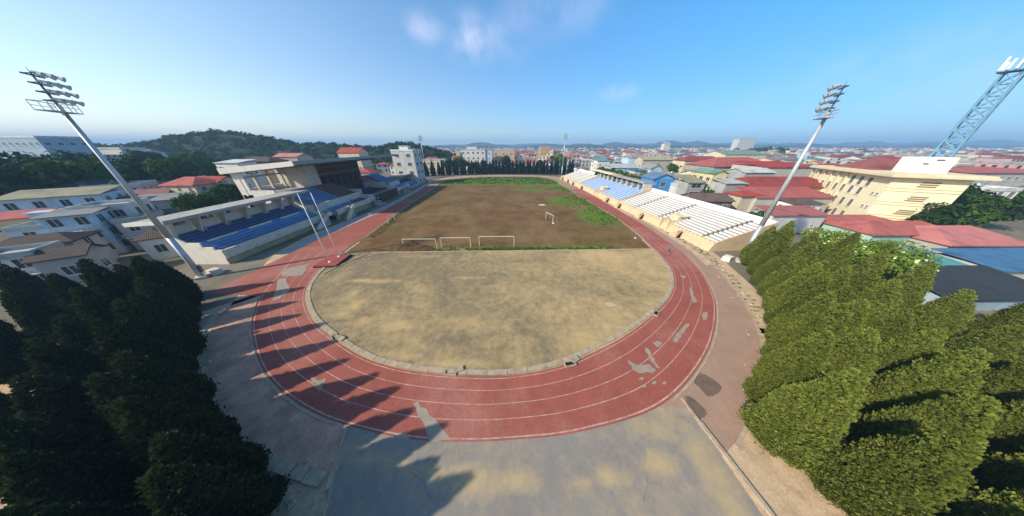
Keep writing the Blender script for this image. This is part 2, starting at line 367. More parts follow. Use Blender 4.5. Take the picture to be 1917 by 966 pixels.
# worn paved half circle
def gp(x, y): p = G(x, y); return p.x, p.y
ds = []
for px, py, rx, ry, k in [(700, 526, 5, .6, .95), (660, 570, 2.2, 2, .95), (650, 560, 1.2, 3.2, .8), (745, 610, 2.6, .9, 1.), (680, 600, 1.6, 1, .8), (880, 520, 3, .5, .75), (790, 480, 4, .7, .75), (640, 590, 1.5, 1, .8), (900, 610, 5, 1.5, .62), (950, 640, 4, 1.2, .62), (1000, 560, 8, 2.2, .55), (860, 680, 5, .6, .8), (1100, 560, 6, 3, .6), (1180, 520, 6, 3, .62), (1140, 480, 9, 1.5, .62), (1000, 500, 14, 2.5, .52), (870, 600, 3, .8, .7), (1120, 640, 3, 1, .66), (750, 665, 3, .7, .8)]:
    x, y = gp(px, py); ds.append((x, y, rx, ry, k))
dsf = blobs(ds)
def d_cover(x, y):
    f = fbm(x * .09, y * .09, 1.3); f2 = fbm(x * .3, y * .3, 4.)
    xl, xr = edges_at(max(13.6, min(y, 60))); e = min(x - xl, xr - x)
    edge = max(0, 1 - e / 1.6) * .65
    return max(dsf(x, y) * (.9 + .45 * f2), edge + .2 * f2, .36 + .017 * x + .62 * f + .25 * f2)
def d_pos(s, t):
    y = lerp(13.56, wall_y(0), t ** 1.3); xl, xr = edges_at(y); x = lerp(xl - .15, xr + .15, s)
    return (x, y + (wall_y(x) - wall_y(0)) * t ** 3, .010)
grid_sheet('paved_ground', 90, 150, d_pos, d_cover, m_dzone)
# track, its start chute and lane lines
ck = MB(); ck.face([(x, y, .012) for x, y in [(-50.4, 27.4), (-40.6, 26.9), (-44.6, 34.5), (-47.5, 42), (-49, 53), (-50.3, 53)]])
struct('track_chute', ck, m_track)
tr = ring(MB(), 0, 1, .016, 0, 16 * NS + 4); ring(tr, 0, 1, .016, 26 * NS + 3, NL); struct('running_track', tr, m_track)
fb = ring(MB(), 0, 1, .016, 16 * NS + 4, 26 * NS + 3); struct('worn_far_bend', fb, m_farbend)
ln = MB()
for t, hw in ((.045, .0075), (.26, .006), (.49, .006), (.72, .006), (.965, .010)):
    ring(ln, t - hw, t + hw, .020, 0, 11 * NS); ring(ln, t - hw, t + hw, .020, 30 * NS + 4, NL)
struct('lane_lines', ln, m_line)
bp = MB()                                            # places where the red coat has come off
def patch(pts, z=.024):
    q = [G(x, y) for x, y in pts]; out = []
    for i in range(len(q)):
        a, b = q[i], q[(i + 1) % len(q)]
        for k in range(4):
            p = a.lerp(b, k / 4); j = .10 * min(1.5, (b - a).length) if k else 0
            out.append((p.x + R.uniform(-j, j), p.y + R.uniform(-j, j), z))
    bp.face(out)
patch([(772, 754), (783, 752), (815, 784), (846, 826), (806, 826), (797, 806)])
patch([(742, 815), (748, 810), (760, 812), (768, 822), (744, 822)])
patch([(580, 706), (597, 712), (612, 708), (606, 720), (598, 734), (592, 718)])
patch([(642, 746), (652, 752), (656, 757), (645, 752)])
patch([(520, 523), (536, 520), (543, 541), (524, 560), (510, 563), (515, 548)])
patch([(526, 506), (578, 494), (566, 515), (528, 518)])
patch([(1174, 674), (1196, 684), (1216, 682), (1228, 693), (1222, 699), (1194, 698), (1184, 690)])
patch([(1207, 648), (1216, 656), (1226, 676), (1236, 690), (1228, 688), (1214, 668)])
patch([(1222, 642), (1232, 638), (1240, 642), (1230, 650)])
patch([(1259, 640), (1270, 622), (1284, 606), (1292, 607), (1282, 622), (1268, 641)])
patch([(1272, 515), (1284, 517), (1280, 522)])
patch([(1290, 535), (1297, 545), (1305, 565), (1297, 568), (1292, 552)])
patch([(1316, 585), (1324, 583), (1323, 598), (1316, 600)])
for x, y in ((1224, 716), (1205, 722), (1243, 716), (1200, 708)): patch([(x - 4, y), (x + 3, y - 3), (x + 5, y + 2), (x - 2, y + 4)])
struct('bare_patches', bp, m_bare)
dp = MB()  # dark brown sheets that paint a cast shadow onto the ground right of the track
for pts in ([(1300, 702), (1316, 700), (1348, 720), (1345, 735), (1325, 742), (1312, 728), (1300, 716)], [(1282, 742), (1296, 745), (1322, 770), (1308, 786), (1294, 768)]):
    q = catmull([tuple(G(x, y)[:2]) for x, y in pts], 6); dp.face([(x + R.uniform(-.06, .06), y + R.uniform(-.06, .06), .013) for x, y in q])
struct('painted_shadow', dp, mat('shadow_brown', (.17, .115, .08), .25, 1.2, .8, fine=.3))
# aprons outside the track
ap = MB(); ring(ap, 1.0, 1.62, .008, 34 * NS - 2, 38 * NS + 3); ring(ap, 1.0, 1.35, .008, 29 * NS, 34 * NS - 2); struct('right_apron', ap, m_apronR)
al = MB(); ring(al, 1.0, 1.62, .008, 3 * NS, 9 * NS); struct('left_apron', al, m_apronL)
lw = MB(); ring(lw, 1.0, 1.42, .008, 11 * NS, 18 * NS); struct('left_walkway', lw, m_concg)
# forecourt below the bend
fs = []
for px, py, rx, ry, k in [(890, 905, 2.6, .8, 1.), (960, 900, 2.0, .7, .9), (850, 890, 1.6, .6, .85), (1150, 893, 1.3, .5, .95), (1235, 868, 1.3, .8, 1.), (1250, 760, 2.6, .9, .75), (1230, 800, 2.5, 1.0, .62), (1330, 880, 1.1, 3.2, .8), (1090, 905, 1, .3, .7), (700, 860, 2.5, .4, .7), (760, 880, 2.5, .3, .6), (660, 835, 1, .6, .6)]:
    x, y = gp(px, py); fs.append((x, y, rx, ry, k))
fsf = blobs(fs)
def f_pos(s, t):
    y = lerp(-14, 10.5, t); xl = lerp(-8.5, -14.6, max(0, (y + 6) / 16)); xr = lerp(17.0, 16.4, t); return (lerp(xl, xr, s), y, .010)
grid_sheet('forecourt', 60, 70, f_pos, lambda x, y: fsf(x, y) * (1.0 + .3 * fbm(x * .5, y * .5)) - .02 + .25 * fbm(x * .15, y * .15, 2), m_fore)
# kerbs
def kerb_run(mb, pts, wdt, h, seg, gap=.05, jit=.03, z0=0.0):
    L = 0
    for i in range(len(pts) - 1):
        a, b = Vector((*pts[i][:2], 0)), Vector((*pts[i + 1][:2], 0)); d = b - a; n_ = max(1, int(d.length / seg))
        u = d.normalized() if d.length else Vector((1, 0, 0)); nv = Vector((-u.y, u.x, 0))
        for k in range(n_):
            p, q = a.lerp(b, k / n_) + u * gap * .5, a.lerp(b, (k + 1) / n_) - u * gap * .5
            hh = h + R.uniform(-jit, jit); o = nv * R.uniform(-jit, jit) * .6
            mb.hexa([(*(p - nv * wdt / 2 + o)[:2], z0), (*(q - nv * wdt / 2 + o)[:2], z0), (*(q + nv * wdt / 2 + o)[:2], z0), (*(p + nv * wdt / 2 + o)[:2], z0)],
                    [(*(p - nv * wdt / 2 + o)[:2], hh), (*(q - nv * wdt / 2 + o)[:2], hh), (*(q + nv * wdt / 2 + o)[:2], hh), (*(p + nv * wdt / 2 + o)[:2], hh)])
kb = MB(); kerb_run(kb, [between(-.075, i) for i in range(0, 12 * NS, 3)], .55, .09, 1.2); kerb_run(kb, [between(-.075, i) for i in range(31 * NS, NL + 1, 3)], .55, .09, 1.2)
kerb_run(kb, [between(-.03, i) for i in range(12 * NS, 31 * NS + 1, 4)], .25, .12, 4.)
struct('inner_kerb', kb, m_kerb)
kw = MB(); kerb_run(kw, [(-32.3, wall_y(-32)), (-20, wall_y(-20)), (0, wall_y(0)), (20, wall_y(20)), (33.6, wall_y(33.6))], .32, .16, 3, .02, .025)
kerb_run(kw, [(-32.3, wall_y(-32)), (-34.4, 38), (-36.0, 33.5)], .3, .14, 2, .02, .02)
struct('field_kerb', kw, m_kerb)
kr = MB()
kerb_run(kr, [between(1.64, i) for i in range(33 * NS, 38 * NS + 2, 3)], .3, .14, 1.5, .02)
kerb_run(kr, [(16.5, 9.3), (17.1, 4), (17.3, -8)], .28, .22, 2, .01)
kerb_run(kr, [between(lerp(1.55, 1.78, max(0, min(1, (i / NS - 4) / 4))), i) for i in range(3 * NS, 9 * NS + 1, 3)], .8, .16, .9, .08, .06)
kerb_run(kr, [(16.4, 11.3), (16.5, 9.3)], .2, .16, 1., .02); kerb_run(kr, [(-14.35, 9.0), (-13.4, 6.2)], .2, .12, 1., .03); kerb_run(kr, [(-13.4, 6.2), (-12.3, 3), (-10, -6)], .3, .16, 1., .03)
kerb_run(kr, [between(1.03, i) for i in range(3 * NS + 2, 9 * NS, 3)], .16, .07, 2., .02); kerb_run(kr, [between(1.03, i) for i in range(33 * NS, 38 * NS, 3)], .16, .07, 2., .02)
struct('outer_kerb', kr, m_kerb)
# drains, soil, rubble
def lump(name, label, cat, loc, rx, ry, h, mt, seed, n=14, rot=0):
    mb = MB(); ring_ = []
    rows = 6
    for r in range(rows + 1):
        q = r / rows; row = []
        for k in range(n):
            a = 2 * math.pi * k / n; e = 1 + .35 * fbm(math.cos(a) * 1.5 + seed, math.sin(a) * 1.5, q * 2)
            row.append((math.cos(a) * rx * e * (1 - q), math.sin(a) * ry * e * (1 - q), h * (1 - (1 - q) ** 2) * (1 + .5 * fbm(seed + math.cos(a) * q * 3, math.sin(a) * 3 * q, 5)) if r else -.03))
        ring_.append(row)
    for r in range(rows):
        for k in range(n):
            j = (k + 1) % n; mb.face([ring_[r][k], ring_[r][j], ring_[r + 1][j], ring_[r + 1][k]])
    o = mb.build(name, mt, None, loc); o.rotation_euler = (0, 0, rot); return tag(o, label, cat)
lump('soil_heap', 'long heap of dug brown soil behind the leftmost goal by the pale kerb', 'soil heap', (-23.5, wall_y(-23) + 1.3, 0), 6.4, 1.15, 1.45, m_soil, 3., 46)
lump('soil_heap', 'low flat soil ridge beside the red flagpole plinth along the kerb', 'soil heap', (-31.5, wall_y(-31) + 1.1, 0), 3.5, .6, .35, m_soil, 8., 22)
lump('soil_heap', 'small rubble pile with white stones between two front goals', 'rubble pile', (-11.5, wall_y(-11) + .75, 0), 1.1, .3, .3, m_bare, 12., 18)
lump('rubble_pile', 'pinkish broken rubble patch lying on the right part of the paved half circle', 'rubble pile', G(1143, 570), .9, .6, .12, m_sand, 21., 16)
for px, py, lb in ((1360, 487, 'pale concrete block lying beside the foot of the right floodlight mast'), (405, 512, 'grey concrete block on the walkway by the left floodlight mast')):
    mb = MB(); mb.hexa([(-.9, -.7, 0), (.9, -.7, 0), (.9, .7, 0), (-.9, .7, 0)], [(-.82, -.62, .95), (.82, -.62, .95), (.82, .62, .95), (-.82, .62, .95)]); mb.box(-.35, .35, -.25, .25, .95, 1.0)
    o = mb.build('concrete_block', m_concw if px > 900 else m_conc, None, G(px, py)); o.rotation_euler = (0, 0, .5 if px > 900 else -.2); tag(o, lb, 'concrete block')
def drain(px, py, rz, label):
    p = G(px, py); t = thing('drain_inlet', label, 'drain', (p.x, p.y, 0), rz)
    MB().box(-.55, .55, -.32, -.22, 0, .2).box(-.55, .55, .22, .32, 0, .2).box(-.65, -.55, -.32, .32, 0, .2).box(.55, .65, -.32, .32, 0, .2).build('kerb_frame', m_kerb, t)
    MB().box(-.55, .55, -.22, .22, .01, .06).build('opening', m_dark, t)
    s = MB().box(-.5, .5, -.3, .3, 0, .1).build('cover_slab', m_kerb, t, (.75, .35, .16)); s.rotation_euler = (.12, .1, .4)
drain(628, 633, -.65, 'open drain inlet with displaced slab on the left side of the inner kerb')
drain(844, 698, -.05, 'open drain inlet with broken slab in the inner kerb at the near bend')
drain(1067, 682, .2, 'open drain inlet with pale slab on the inner kerb right of the bend bottom')
drain(1228, 587, .8, 'open drain inlet with raised white slab at the right of the inner kerb')

rbm = MB(); RR = random.Random(3)
def stone(x, y, q):
    p = [(x + math.cos(a) * q * RR.uniform(.6, 1.2), y + math.sin(a) * q * RR.uniform(.6, 1.2)) for a in (RR.uniform(0, .6), 1.6, 3.1, 4.7)]; hh = q * RR.uniform(.3, .8)
    rbm.hexa([(*a, 0) for a in p], [(lerp(a[0], x, .25), lerp(a[1], y, .25), hh + RR.uniform(-.2, .2) * q) for a in p])
for _ in range(420):
    i = RR.choice((RR.uniform(33 * NS, 37.5 * NS), RR.uniform(3 * NS, 9 * NS))); t = RR.gauss(1.78, .16) if i > 20 * NS else RR.gauss(1.78, .14)
    x, y = between(t, int(i)); stone(x + RR.uniform(-.3, .3), y + RR.uniform(-.3, .3), RR.choice((.08, .1, .14, .2, .3)))
for _ in range(60): x = RR.uniform(-31, -11); stone(x, wall_y(x) + RR.uniform(.3, 1.5), RR.uniform(.05, .16))
for _ in range(70): i = RR.randrange(33 * NS, NL); x, y = between(-.2 + RR.uniform(-.1, .1), i); stone(x, y, RR.uniform(.04, .1))
ro = rbm.build('rubble', m_kerb); tag(ro, 'loose broken stones strewn along the kerbs', 'rubble', None, 'stuff')
wd = MB()
def weed(x, y, q):
    for _ in range(7):
        a = RR.uniform(0, 6.28); c = Vector((x + RR.uniform(-q, q), y + RR.uniform(-q, q), 0)); u = Vector((math.cos(a), math.sin(a), 0)) * q * .28; d = Vector((RR.uniform(-.5, .5), RR.uniform(-.5, .5), RR.uniform(.6, 1.3))) * q
        wd.face([c - u, c + u, c + d])
for _ in range(900): x = RR.uniform(-20, 26); weed(x, wall_y(x) + .25 + abs(RR.gauss(.4, .7)), RR.uniform(.12, .32)) if RR.random() < (1 if -9 < x < 9 else .4) else None
for _ in range(350): i = RR.randrange(12 * NS, 15 * NS); x, y = between(-.12 - abs(RR.gauss(0, .12)), i); weed(x, y, RR.uniform(.12, .3))
for _ in range(260): i = RR.randrange(30 * NS, 37 * NS); x, y = between(1.72 + RR.uniform(-.1, .2), i); weed(x, y, RR.uniform(.1, .22))
for _ in range(900):
    y = RR.uniform(58, 130); xl, xr = edges_at(y); x = xr - abs(RR.gauss(0, 6)); weed(x, y, RR.uniform(.15, .4)) if field_cover(x, y) > .45 else None
for _ in range(1500):
    y = RR.uniform(138, 172); xl, xr = edges_at(y); x = RR.uniform(xl, xr); weed(x, y, RR.uniform(.3, .6))
wo_ = wd.build('weeds', m_weed); tag(wo_, 'low weeds and grass tufts along kerbs and field edges', 'weeds', None, 'stuff')
ckm = MB()
def crack(x, y, a, n, wd_):
    p = Vector((x, y, .0145))
    for _ in range(n):
        a += RR.uniform(-.5, .5); q = p + Vector((math.cos(a), math.sin(a), 0)) * RR.uniform(.3, .7); nv = Vector((-math.sin(a), math.cos(a), 0)) * wd_ * .5 * RR.uniform(.5, 1.2)
        ckm.face([p - nv, q - nv * .8, q + nv * .8, p + nv]); p = q
for x, y, a, n in ((9, 4.6, 1.2, 7), (-8, 6.5, -.5, 6), (6, 20, .3, 14), (-16, 26, .6, 16), (14, 30, 2.2, 14), (-4, 34, .1, 18), (20, 38, -.4, 12), (-25, 36, -.2, 12)): crack(x, y, a, n, .022)
struct('cracks', ckm, mat('crack_dirt', (.11, .085, .06), .2, 2, .95))
# ------------------------------------------------------------------ stands on the left
def seat_row(mb, x, z, y0, y1, pitch=.5, face=1):
    y = y0 + .25
    while y < y1 - .2:
        mb.box(x - .2, x + .2, y - .2, y + .2, z, z + .06); mb.box(x - .26, x - .2, y - .2, y + .2, z + .02, z + .36); y += pitch
def wing(label, Y0, Y1, xf, zc, dz, grp, near=True, bays=6):
    """low stand: front wall, stepped tiers, blue seats, panels between raking fins and a flat canopy"""
    t = thing('grandstand_wing', label, 'grandstand', (xf, Y0, 0), 0, grp); L = Y1 - Y0
    z0, z1, depth = 1.7 + dz, 5.2 + dz, 7.9; rows = 9; st = depth / rows
    MB().box(-.25, 0, 0, L, 1.45, 2.75 + dz).box(-.32, .06, 0, L, 2.75 + dz, 2.87 + dz).build('parapet', m_conc, t)
    MB().box(-.9, -.5, .3, L - .3, 0, 1.45).build('front_wall', m_ochre, t)
    tb = MB(); tb.box(-depth - 1.2, -.25, .26, L - .26, 1.2, z0)
    for r in range(rows): tb.box(-depth - 1.2, -.9 - r * st, .26, L - .26, z0 + (z1 - z0) * r / rows + .002, z0 + (z1 - z0) * (r + 1) / rows)
    tb.build('tier', m_concg, t)
    for r in range(rows):
        sm = MB(); seat_row(sm, -.95 - r * st - st * .5, z0 + (z1 - z0) * (r + 1) / rows + .12, .6, L - .6)
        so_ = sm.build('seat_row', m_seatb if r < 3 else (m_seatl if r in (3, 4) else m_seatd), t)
        if r in (3, 4): so_['label'] = 'light blue seat row'
    rl = MB(); zr = z0 + (z1 - z0) * 5 / rows
    for k in range(3): rl.box(-.9 - 4.5 * st, -.75 - 4.5 * st, 2 + k * (L - 3) / 3, 1 + (k + .82) * (L - 3) / 3, zr + .1, zr + .55)
    rl.build('rail', m_concw, t)
    ew = [(-depth - 1.3, 0), (-.6, 0), (-.6, 1.4), (0.02, 1.4), (.02, 2.9 + dz), (-1.6, 2.9 + dz), (-1.6, 3.5 + dz), (-3.6, 3.5 + dz), (-3.6, 4.4 + dz), (-6, 4.4 + dz), (-8.5, 6.2 + dz), (-depth - 1.3, 7.2 + dz)]
    MB().prism(ew, 0, .25).build('end_wall', m_concw, t); MB().prism(ew, L - .25, L).build('end_wall', m_concw, t)
    b = L / bays
    for k in range(bays): MB().box(-depth - 1.25, -depth - 1.0, k * b + .9, (k + 1) * b - .35, z1 - .2, z1 + 2.1).box(-depth - 1.25, -depth - .2, k * b + .9, k * b + 1.0, z1, z1 + 2.1).build('back_panel', m_concw, t)
    MB().box(-depth - 1.5, -depth - 1.25, .26, L - .26, 0, z1 + .6).build('back_wall', m_conc, t)
    for k in range(bays + 1):
        y = min(max(k * b, .25), L - .7)
        MB().prism([(-depth - 2, z1 - .6), (-depth - .2, z1 - .2), (-depth + 1.2, zc - .05), (-depth - 2, zc - .05)], y, y + .45).build('fin', m_conc, t)
    MB().prism([(-4.9, zc), (-4.9, zc + .6), (-depth - 4.5, zc + .15), (-depth - 4.5, zc - .45)], -1.2, L + 3).build('canopy', m_concg, t)
    if near: MB().prism([(-5.0, zc + .02), (-5.0, zc + .62), (-depth - 4.5, zc + .2), (-depth - 4.5, zc - .45)], -1.45, -1.2).build('canopy_edge', m_concw, t)
    stair(t, .0, L * .76, L * .76 + 5, 2.4 + dz)
    return t
def stair(t, x, ya, yb, h, mt=None, w_=1.6):
    """flight with a solid sloping parapet on the pitch side"""
    s = MB(); n = 8
    for k in range(n): s.box(x, x + w_, lerp(ya, yb, k / n), lerp(ya, yb, (k + 1) / n), 0, h * (k + 1) / n)
    o = s.build('stair', m_concg, t)
    MB().prism([(ya - .4, 0), (ya - .4, .6), (yb, h + .95), (yb + 1.5, h + .95), (yb + 1.5, h - .1), (yb, h - .1), (ya + 1.4, 0)], x + w_, x + w_ + .18, 'x').build('stair_parapet', mt or m_conc, t)
wing('near low stand with blue seats under a long grey canopy, beside left floodlight mast', 37.2, 63.2, -57.6, 9.0, .3, 'low stands beside the main stand')
wing('far low stand with short canopy beyond the big roofed stand, near the conifers', 121, 149, -56.0, 6.3, -1.2, 'low stands beside the main stand', False, 7)
ms = thing('main_grandstand', 'big grandstand with high grey roof, blue and faded red seats along left straight', 'grandstand', (-56, 64, 0))
LM = 55.0
MB().box(-.3, 0, 2, LM, 1.9, 3.3).box(-.36, .06, 2, LM, 3.3, 3.42).build('lower_parapet', m_conc, ms)
MB().box(-1.2, -.7, 2, LM, 0, 1.9).build('front_wall', m_ochre, ms)
lt = MB()
for r in range(4): lt.box(-5, -.3 - r * 1.1, 2, LM, 1.6 if r == 0 else 2.0 + r * .35 - .35 + .002, 2.0 + r * .35)
lt.build('lower_tier', m_concg, ms)
def seat_block(xf, zf, rows, sx, sz, y0, y1, mt, lab):
    for r in range(rows):
        sm = MB(); seat_row(sm, xf - r * sx, zf + r * sz, y0, y1, .52); sm.build('seat_row', mt, ms)['label'] = lab
seat_block(-.9, 2.12, 4, 1.1, .35, 4, 14, m_seatb, 'blue lower seat row'); seat_block(-.9, 2.12, 4, 1.1, .35, 14.5, 21, m_seatr, 'faded red lower seat row'); seat_block(-.9, 2.12, 4, 1.1, .35, 42, 54, m_seatb, 'blue lower seat row')
for a, b in ((1, 22), (44, LM)): MB().box(-5.3, -5, a, b, 1.5, 5.3).box(-5.36, -4.94, a, b, 5.3, 5.4).build('upper_parapet', m_conc, ms)
NR = 11
for a, b in ((1, 23), (42, LM)):
    ut = MB()
    for r in range(NR):
        zt = 4.5 + r * .38; ut.box(-26, -5.3 - r * .95, a, b, 1.0 if r == 0 else zt - .38 + .002, zt)
    ut.build('upper_tier', m_concg, ms)
seat_block(-5.9, 4.62, NR, .95, .38, 2, 13, m_seatb, 'blue upper seat row'); seat_block(-5.9, 4.62, NR, .95, .38, 13.5, 22.5, m_seatr, 'faded red upper seat row')
seat_block(-5.9, 4.62, NR, .95, .38, 42.5, 46, m_seatr, 'faded red upper seat row'); seat_block(-5.9, 4.62, NR, .95, .38, 46.5, 54.5, m_seatb, 'blue upper seat row')
MB().box(-16, -5, 23.4, 41.6, .5, 3.6).box(-26, -16, 23.4, 41.6, .5, 7.2).build('box_tier', m_maroon, ms)
for q in ((-4.9, -.35, 22.2, 22.6, 2.0, 4.2), (-4.9, -.35, 41.6, 42, 2.0, 4.2), (-16, -5.0, 22.98, 23.38, 3, 6.2), (-16, -5.0, 41.62, 41.98, 3, 6.2)): MB().box(*q).build('box_wall', m_conc, ms)
MB().box(-.35, .3, 23, 41, .4, 3.6).build('box_front', m_maroon, ms)
pv = MB(); pv.box(-27, -17, 19.02, 43, 7.2, 15.6); pv.build('pavilion', m_maroon, ms); MB().box(-27, -16.2, 14.5, 19, 7.2, 15.3).build('pavilion_side_wall', m_conc, ms)
MB().box(-16.98, -16.6, 19.2, 42.8, 11.6, 12.3).box(-16.98, -16.6, 19.2, 42.8, 14.0, 14.4).box(-16.98, -16.5, 19.0, 19.5, 7.3, 15.4).box(-16.98, -16.5, 42.5, 43, 7.3, 15.4).build('pavilion_band', m_brownband, ms)
for k in range(6): MB().box(-16.99, -16.9, 20.4 + k * 3.7, 22.6 + k * 3.7, 7.4, 11.0).build('pavilion_opening', m_dark, ms)
for k in range(4): MB().box(-12, -11.4, 26 + k * 4, 28.6 + k * 4, 3.6, 4.5).build('guest_bench', m_seatd, ms)
for y in [1.2, 5.2, 9.4, 13.6, 44.5, 47.8, 51.2, 54.4]:
    MB().box(-24.9, -24.2, y - .3, y + .3, 8, 15.4).build('column', m_concw if y < 3 else m_conc, ms)
for a, b in ((1.5, 16), (43, 54.4)): MB().box(-24.8, -24.4, a, b, 12.9, 13.3).build('cross_beam', m_concg, ms)
for a, b in ((1.51, 16), (43, LM)): MB().box(-26.2, -25.7, a, b, 0, 9.8).build('back_wall', m_concw, ms)
MB().box(-26.2, -23, 1, 1.5, 0, 15.2).box(-22.9, -16, .98, 1.3, 0, 9.6).box(-16, -6, .98, 1.3, 0, 5.2).build('end_wall', m_concw, ms)
MB().prism([(-5.5, 17.2), (-5.5, 17.65), (-27.6, 15.7), (-27.6, 15.2)], .3, LM + 2.6).build('roof', m_roofm, ms)
MB().prism([(-5.45, 16.5), (-5.45, 17.75), (-27.7, 15.85), (-27.7, 14.3)], -.1, .3).build('roof_edge', m_concw, ms)
MB().box(-5.5, -5.3, .35, LM + 2.6, 16.75, 17.72).build('roof_fascia', m_roofm, ms)
for y in (2, 8, 14, 20, 26, 32, 38, 44, 50): MB().prism([(-5.6, 17.17), (-27, 15.17), (-27, 14.4), (-16, 15.2)], y, y + .35).build('roof_rib', m_concg, ms)
stair(ms, .05, 3, 7, 3.0, m_cream); stair(ms, .3, 24.5, 20.5, 2.2)
stair(ms, .05, 50, 46, 2.6)

# ------------------------------------------------------------------ stands on the right
TILT = math.atan(.075)
def rstand(label, y0, y1, bench_m, seatlab, aisles, stairs, vom, grp='sections of the right stand'):
    t = thing('terrace_stand', label, 'grandstand', (45.2 - .075 * (y0 - 43), y0, 0), TILT, grp); L = (y1 - y0) / math.cos(TILT) - .04
    rows, z0, z1, d0, d1 = 11, 2.0, 5.5, 1.5, 13.2
    MB().prism([(0, 0), (.75, 1.75), (1.1, 1.75), (1.1, 0)], 0, L).build('front_wall', m_peach, t)
    tb = MB(); st = (d1 - d0) / rows
    tb.box(1.1, d1, .02, L - .02, 0, z0 - .3)
    for r in range(rows): tb.box(d0 + r * st, d1, .02, L - .02, (z0 - .3 if r == 0 else z0 + (z1 - z0) * (r - 1) / (rows - 1)) + .002, z0 + (z1 - z0) * r / (rows - 1))
    MB().box(1.102, 1.49, .02, L - .02, 1.701, 1.99).build('front_ledge', m_cream, t)
    tb.build('tier', m_concw if bench_m is m_seatl else m_riser, t)
    for r in range(rows):
        z = z0 + (z1 - z0) * r / (rows - 1); bm_ = MB(); y = .1; cuts = sorted(aisles)
        for c in cuts + [L]:
            e = min(c - .45, L - .1)
            if e > y + .3: bm_.box(d0 + r * st + .12, d0 + r * st + .66, y, e, z + .004, z + .34)
            y = c + .45
        o = bm_.build('bench', bench_m, t); o['label'] = seatlab
    for c in aisles:
        a = MB()
        for r in range(rows): a.box(d0 + r * st + .5, d0 + r * st + .95, c - .36, c + .36, z0 + (z1 - z0) * r / (rows - 1) + .004, z0 + (z1 - z0) * (r + .45) / (rows - 1))
        a.build('aisle_step', m_concw if bench_m is m_seatl else m_dark, t)
    MB().box(d1, d1 + .3, 0, L, 0, z1 + 1.35).build('back_wall', m_white, t)
    bl = MB(); y = .3
    while y < L - .2: bl.box(.82, 1.0, y - .12, y + .12, 1.75, 2.35); y += 1.15
    bl.box(.86, .96, .1, L - .1, 2.35, 2.47); bl.build('balustrade', m_cream, t)
    for y in stairs:
        MB().prism([(y + 2.6, 0), (y, 2.1), (y, 0)], -1.35, 0.0, 'x').build('stair', m_peach, t)
        MB().prism([(-1.2, .02), (-.1, .02), (-.1, 1.85)], y - .06, y - .003).build('stair_door', m_dark, t)
    for y in vom:
        MB().box(-.4, 5.2, y - .25, y, 0, 3.1).box(-.4, 5.2, y + 2.6, y + 2.85, 0, 3.1).box(4.9, 5.2, y, y + 2.6, 0, 4.3).box(2.6, 5.4, y - .4, y + 3, 4.0, 4.15).build('entrance_tunnel', m_cream, t)
        MB().box(2.4, 2.45, y + .02, y + 2.58, 0, 2.5).build('tunnel_mouth', m_dark, t); MB().box(2.38, 4.88, y + .02, y + 2.58, 2.51, 4.0).build('tunnel_hood', m_cream, t)
    if True:
        MB().prism([(0, 0), (.75, 1.95), (1.5, 2.4), (d1 + .3, z1 + 1.2), (d1 + .3, 0)], -.25, -.01).build('end_wall', m_peach, t)
    return t
rstand('open white bench terrace nearest the right floodlight mast', 43.3, 84.4, m_bench, 'white bench row', [3.8, 19.5, 31.5], [8, 24, 38], [13.2])
cs = rstand('covered middle section of right stand with blue benches under a canopy', 84.9, 129, m_seatl, 'blue bench row', [12, 30], [6, 36], [17.5])
MB().prism([(9.4, 8.5), (9.4, 9.15), (14.6, 8.6), (14.6, 8.0)], -.2, 24).build('canopy', m_concg, cs)
MB().prism([(9.2, 8.75), (9.2, 9.5), (14.8, 8.9), (14.8, 8.2)], 24.05, 51).build('canopy', m_cream, cs)['label'] = 'cream painted canopy half'
for k in range(10): MB().prism([(10.9, 4.6), (11.5, 4.6), (11.9, 8.4), (10.7, 8.4)], .3 + k * 4.4, .9 + k * 4.4).build('column', m_conc, cs)
MB().box(9.6, 13.2, -.2, .25, 4.5, 8.3).build('canopy_end_wall', m_conc, cs)
rstand('open white bench terrace at the far end of the right stand', 129.5, 164, m_bench, 'white bench row', [8, 16, 25], [6, 16, 28], [])

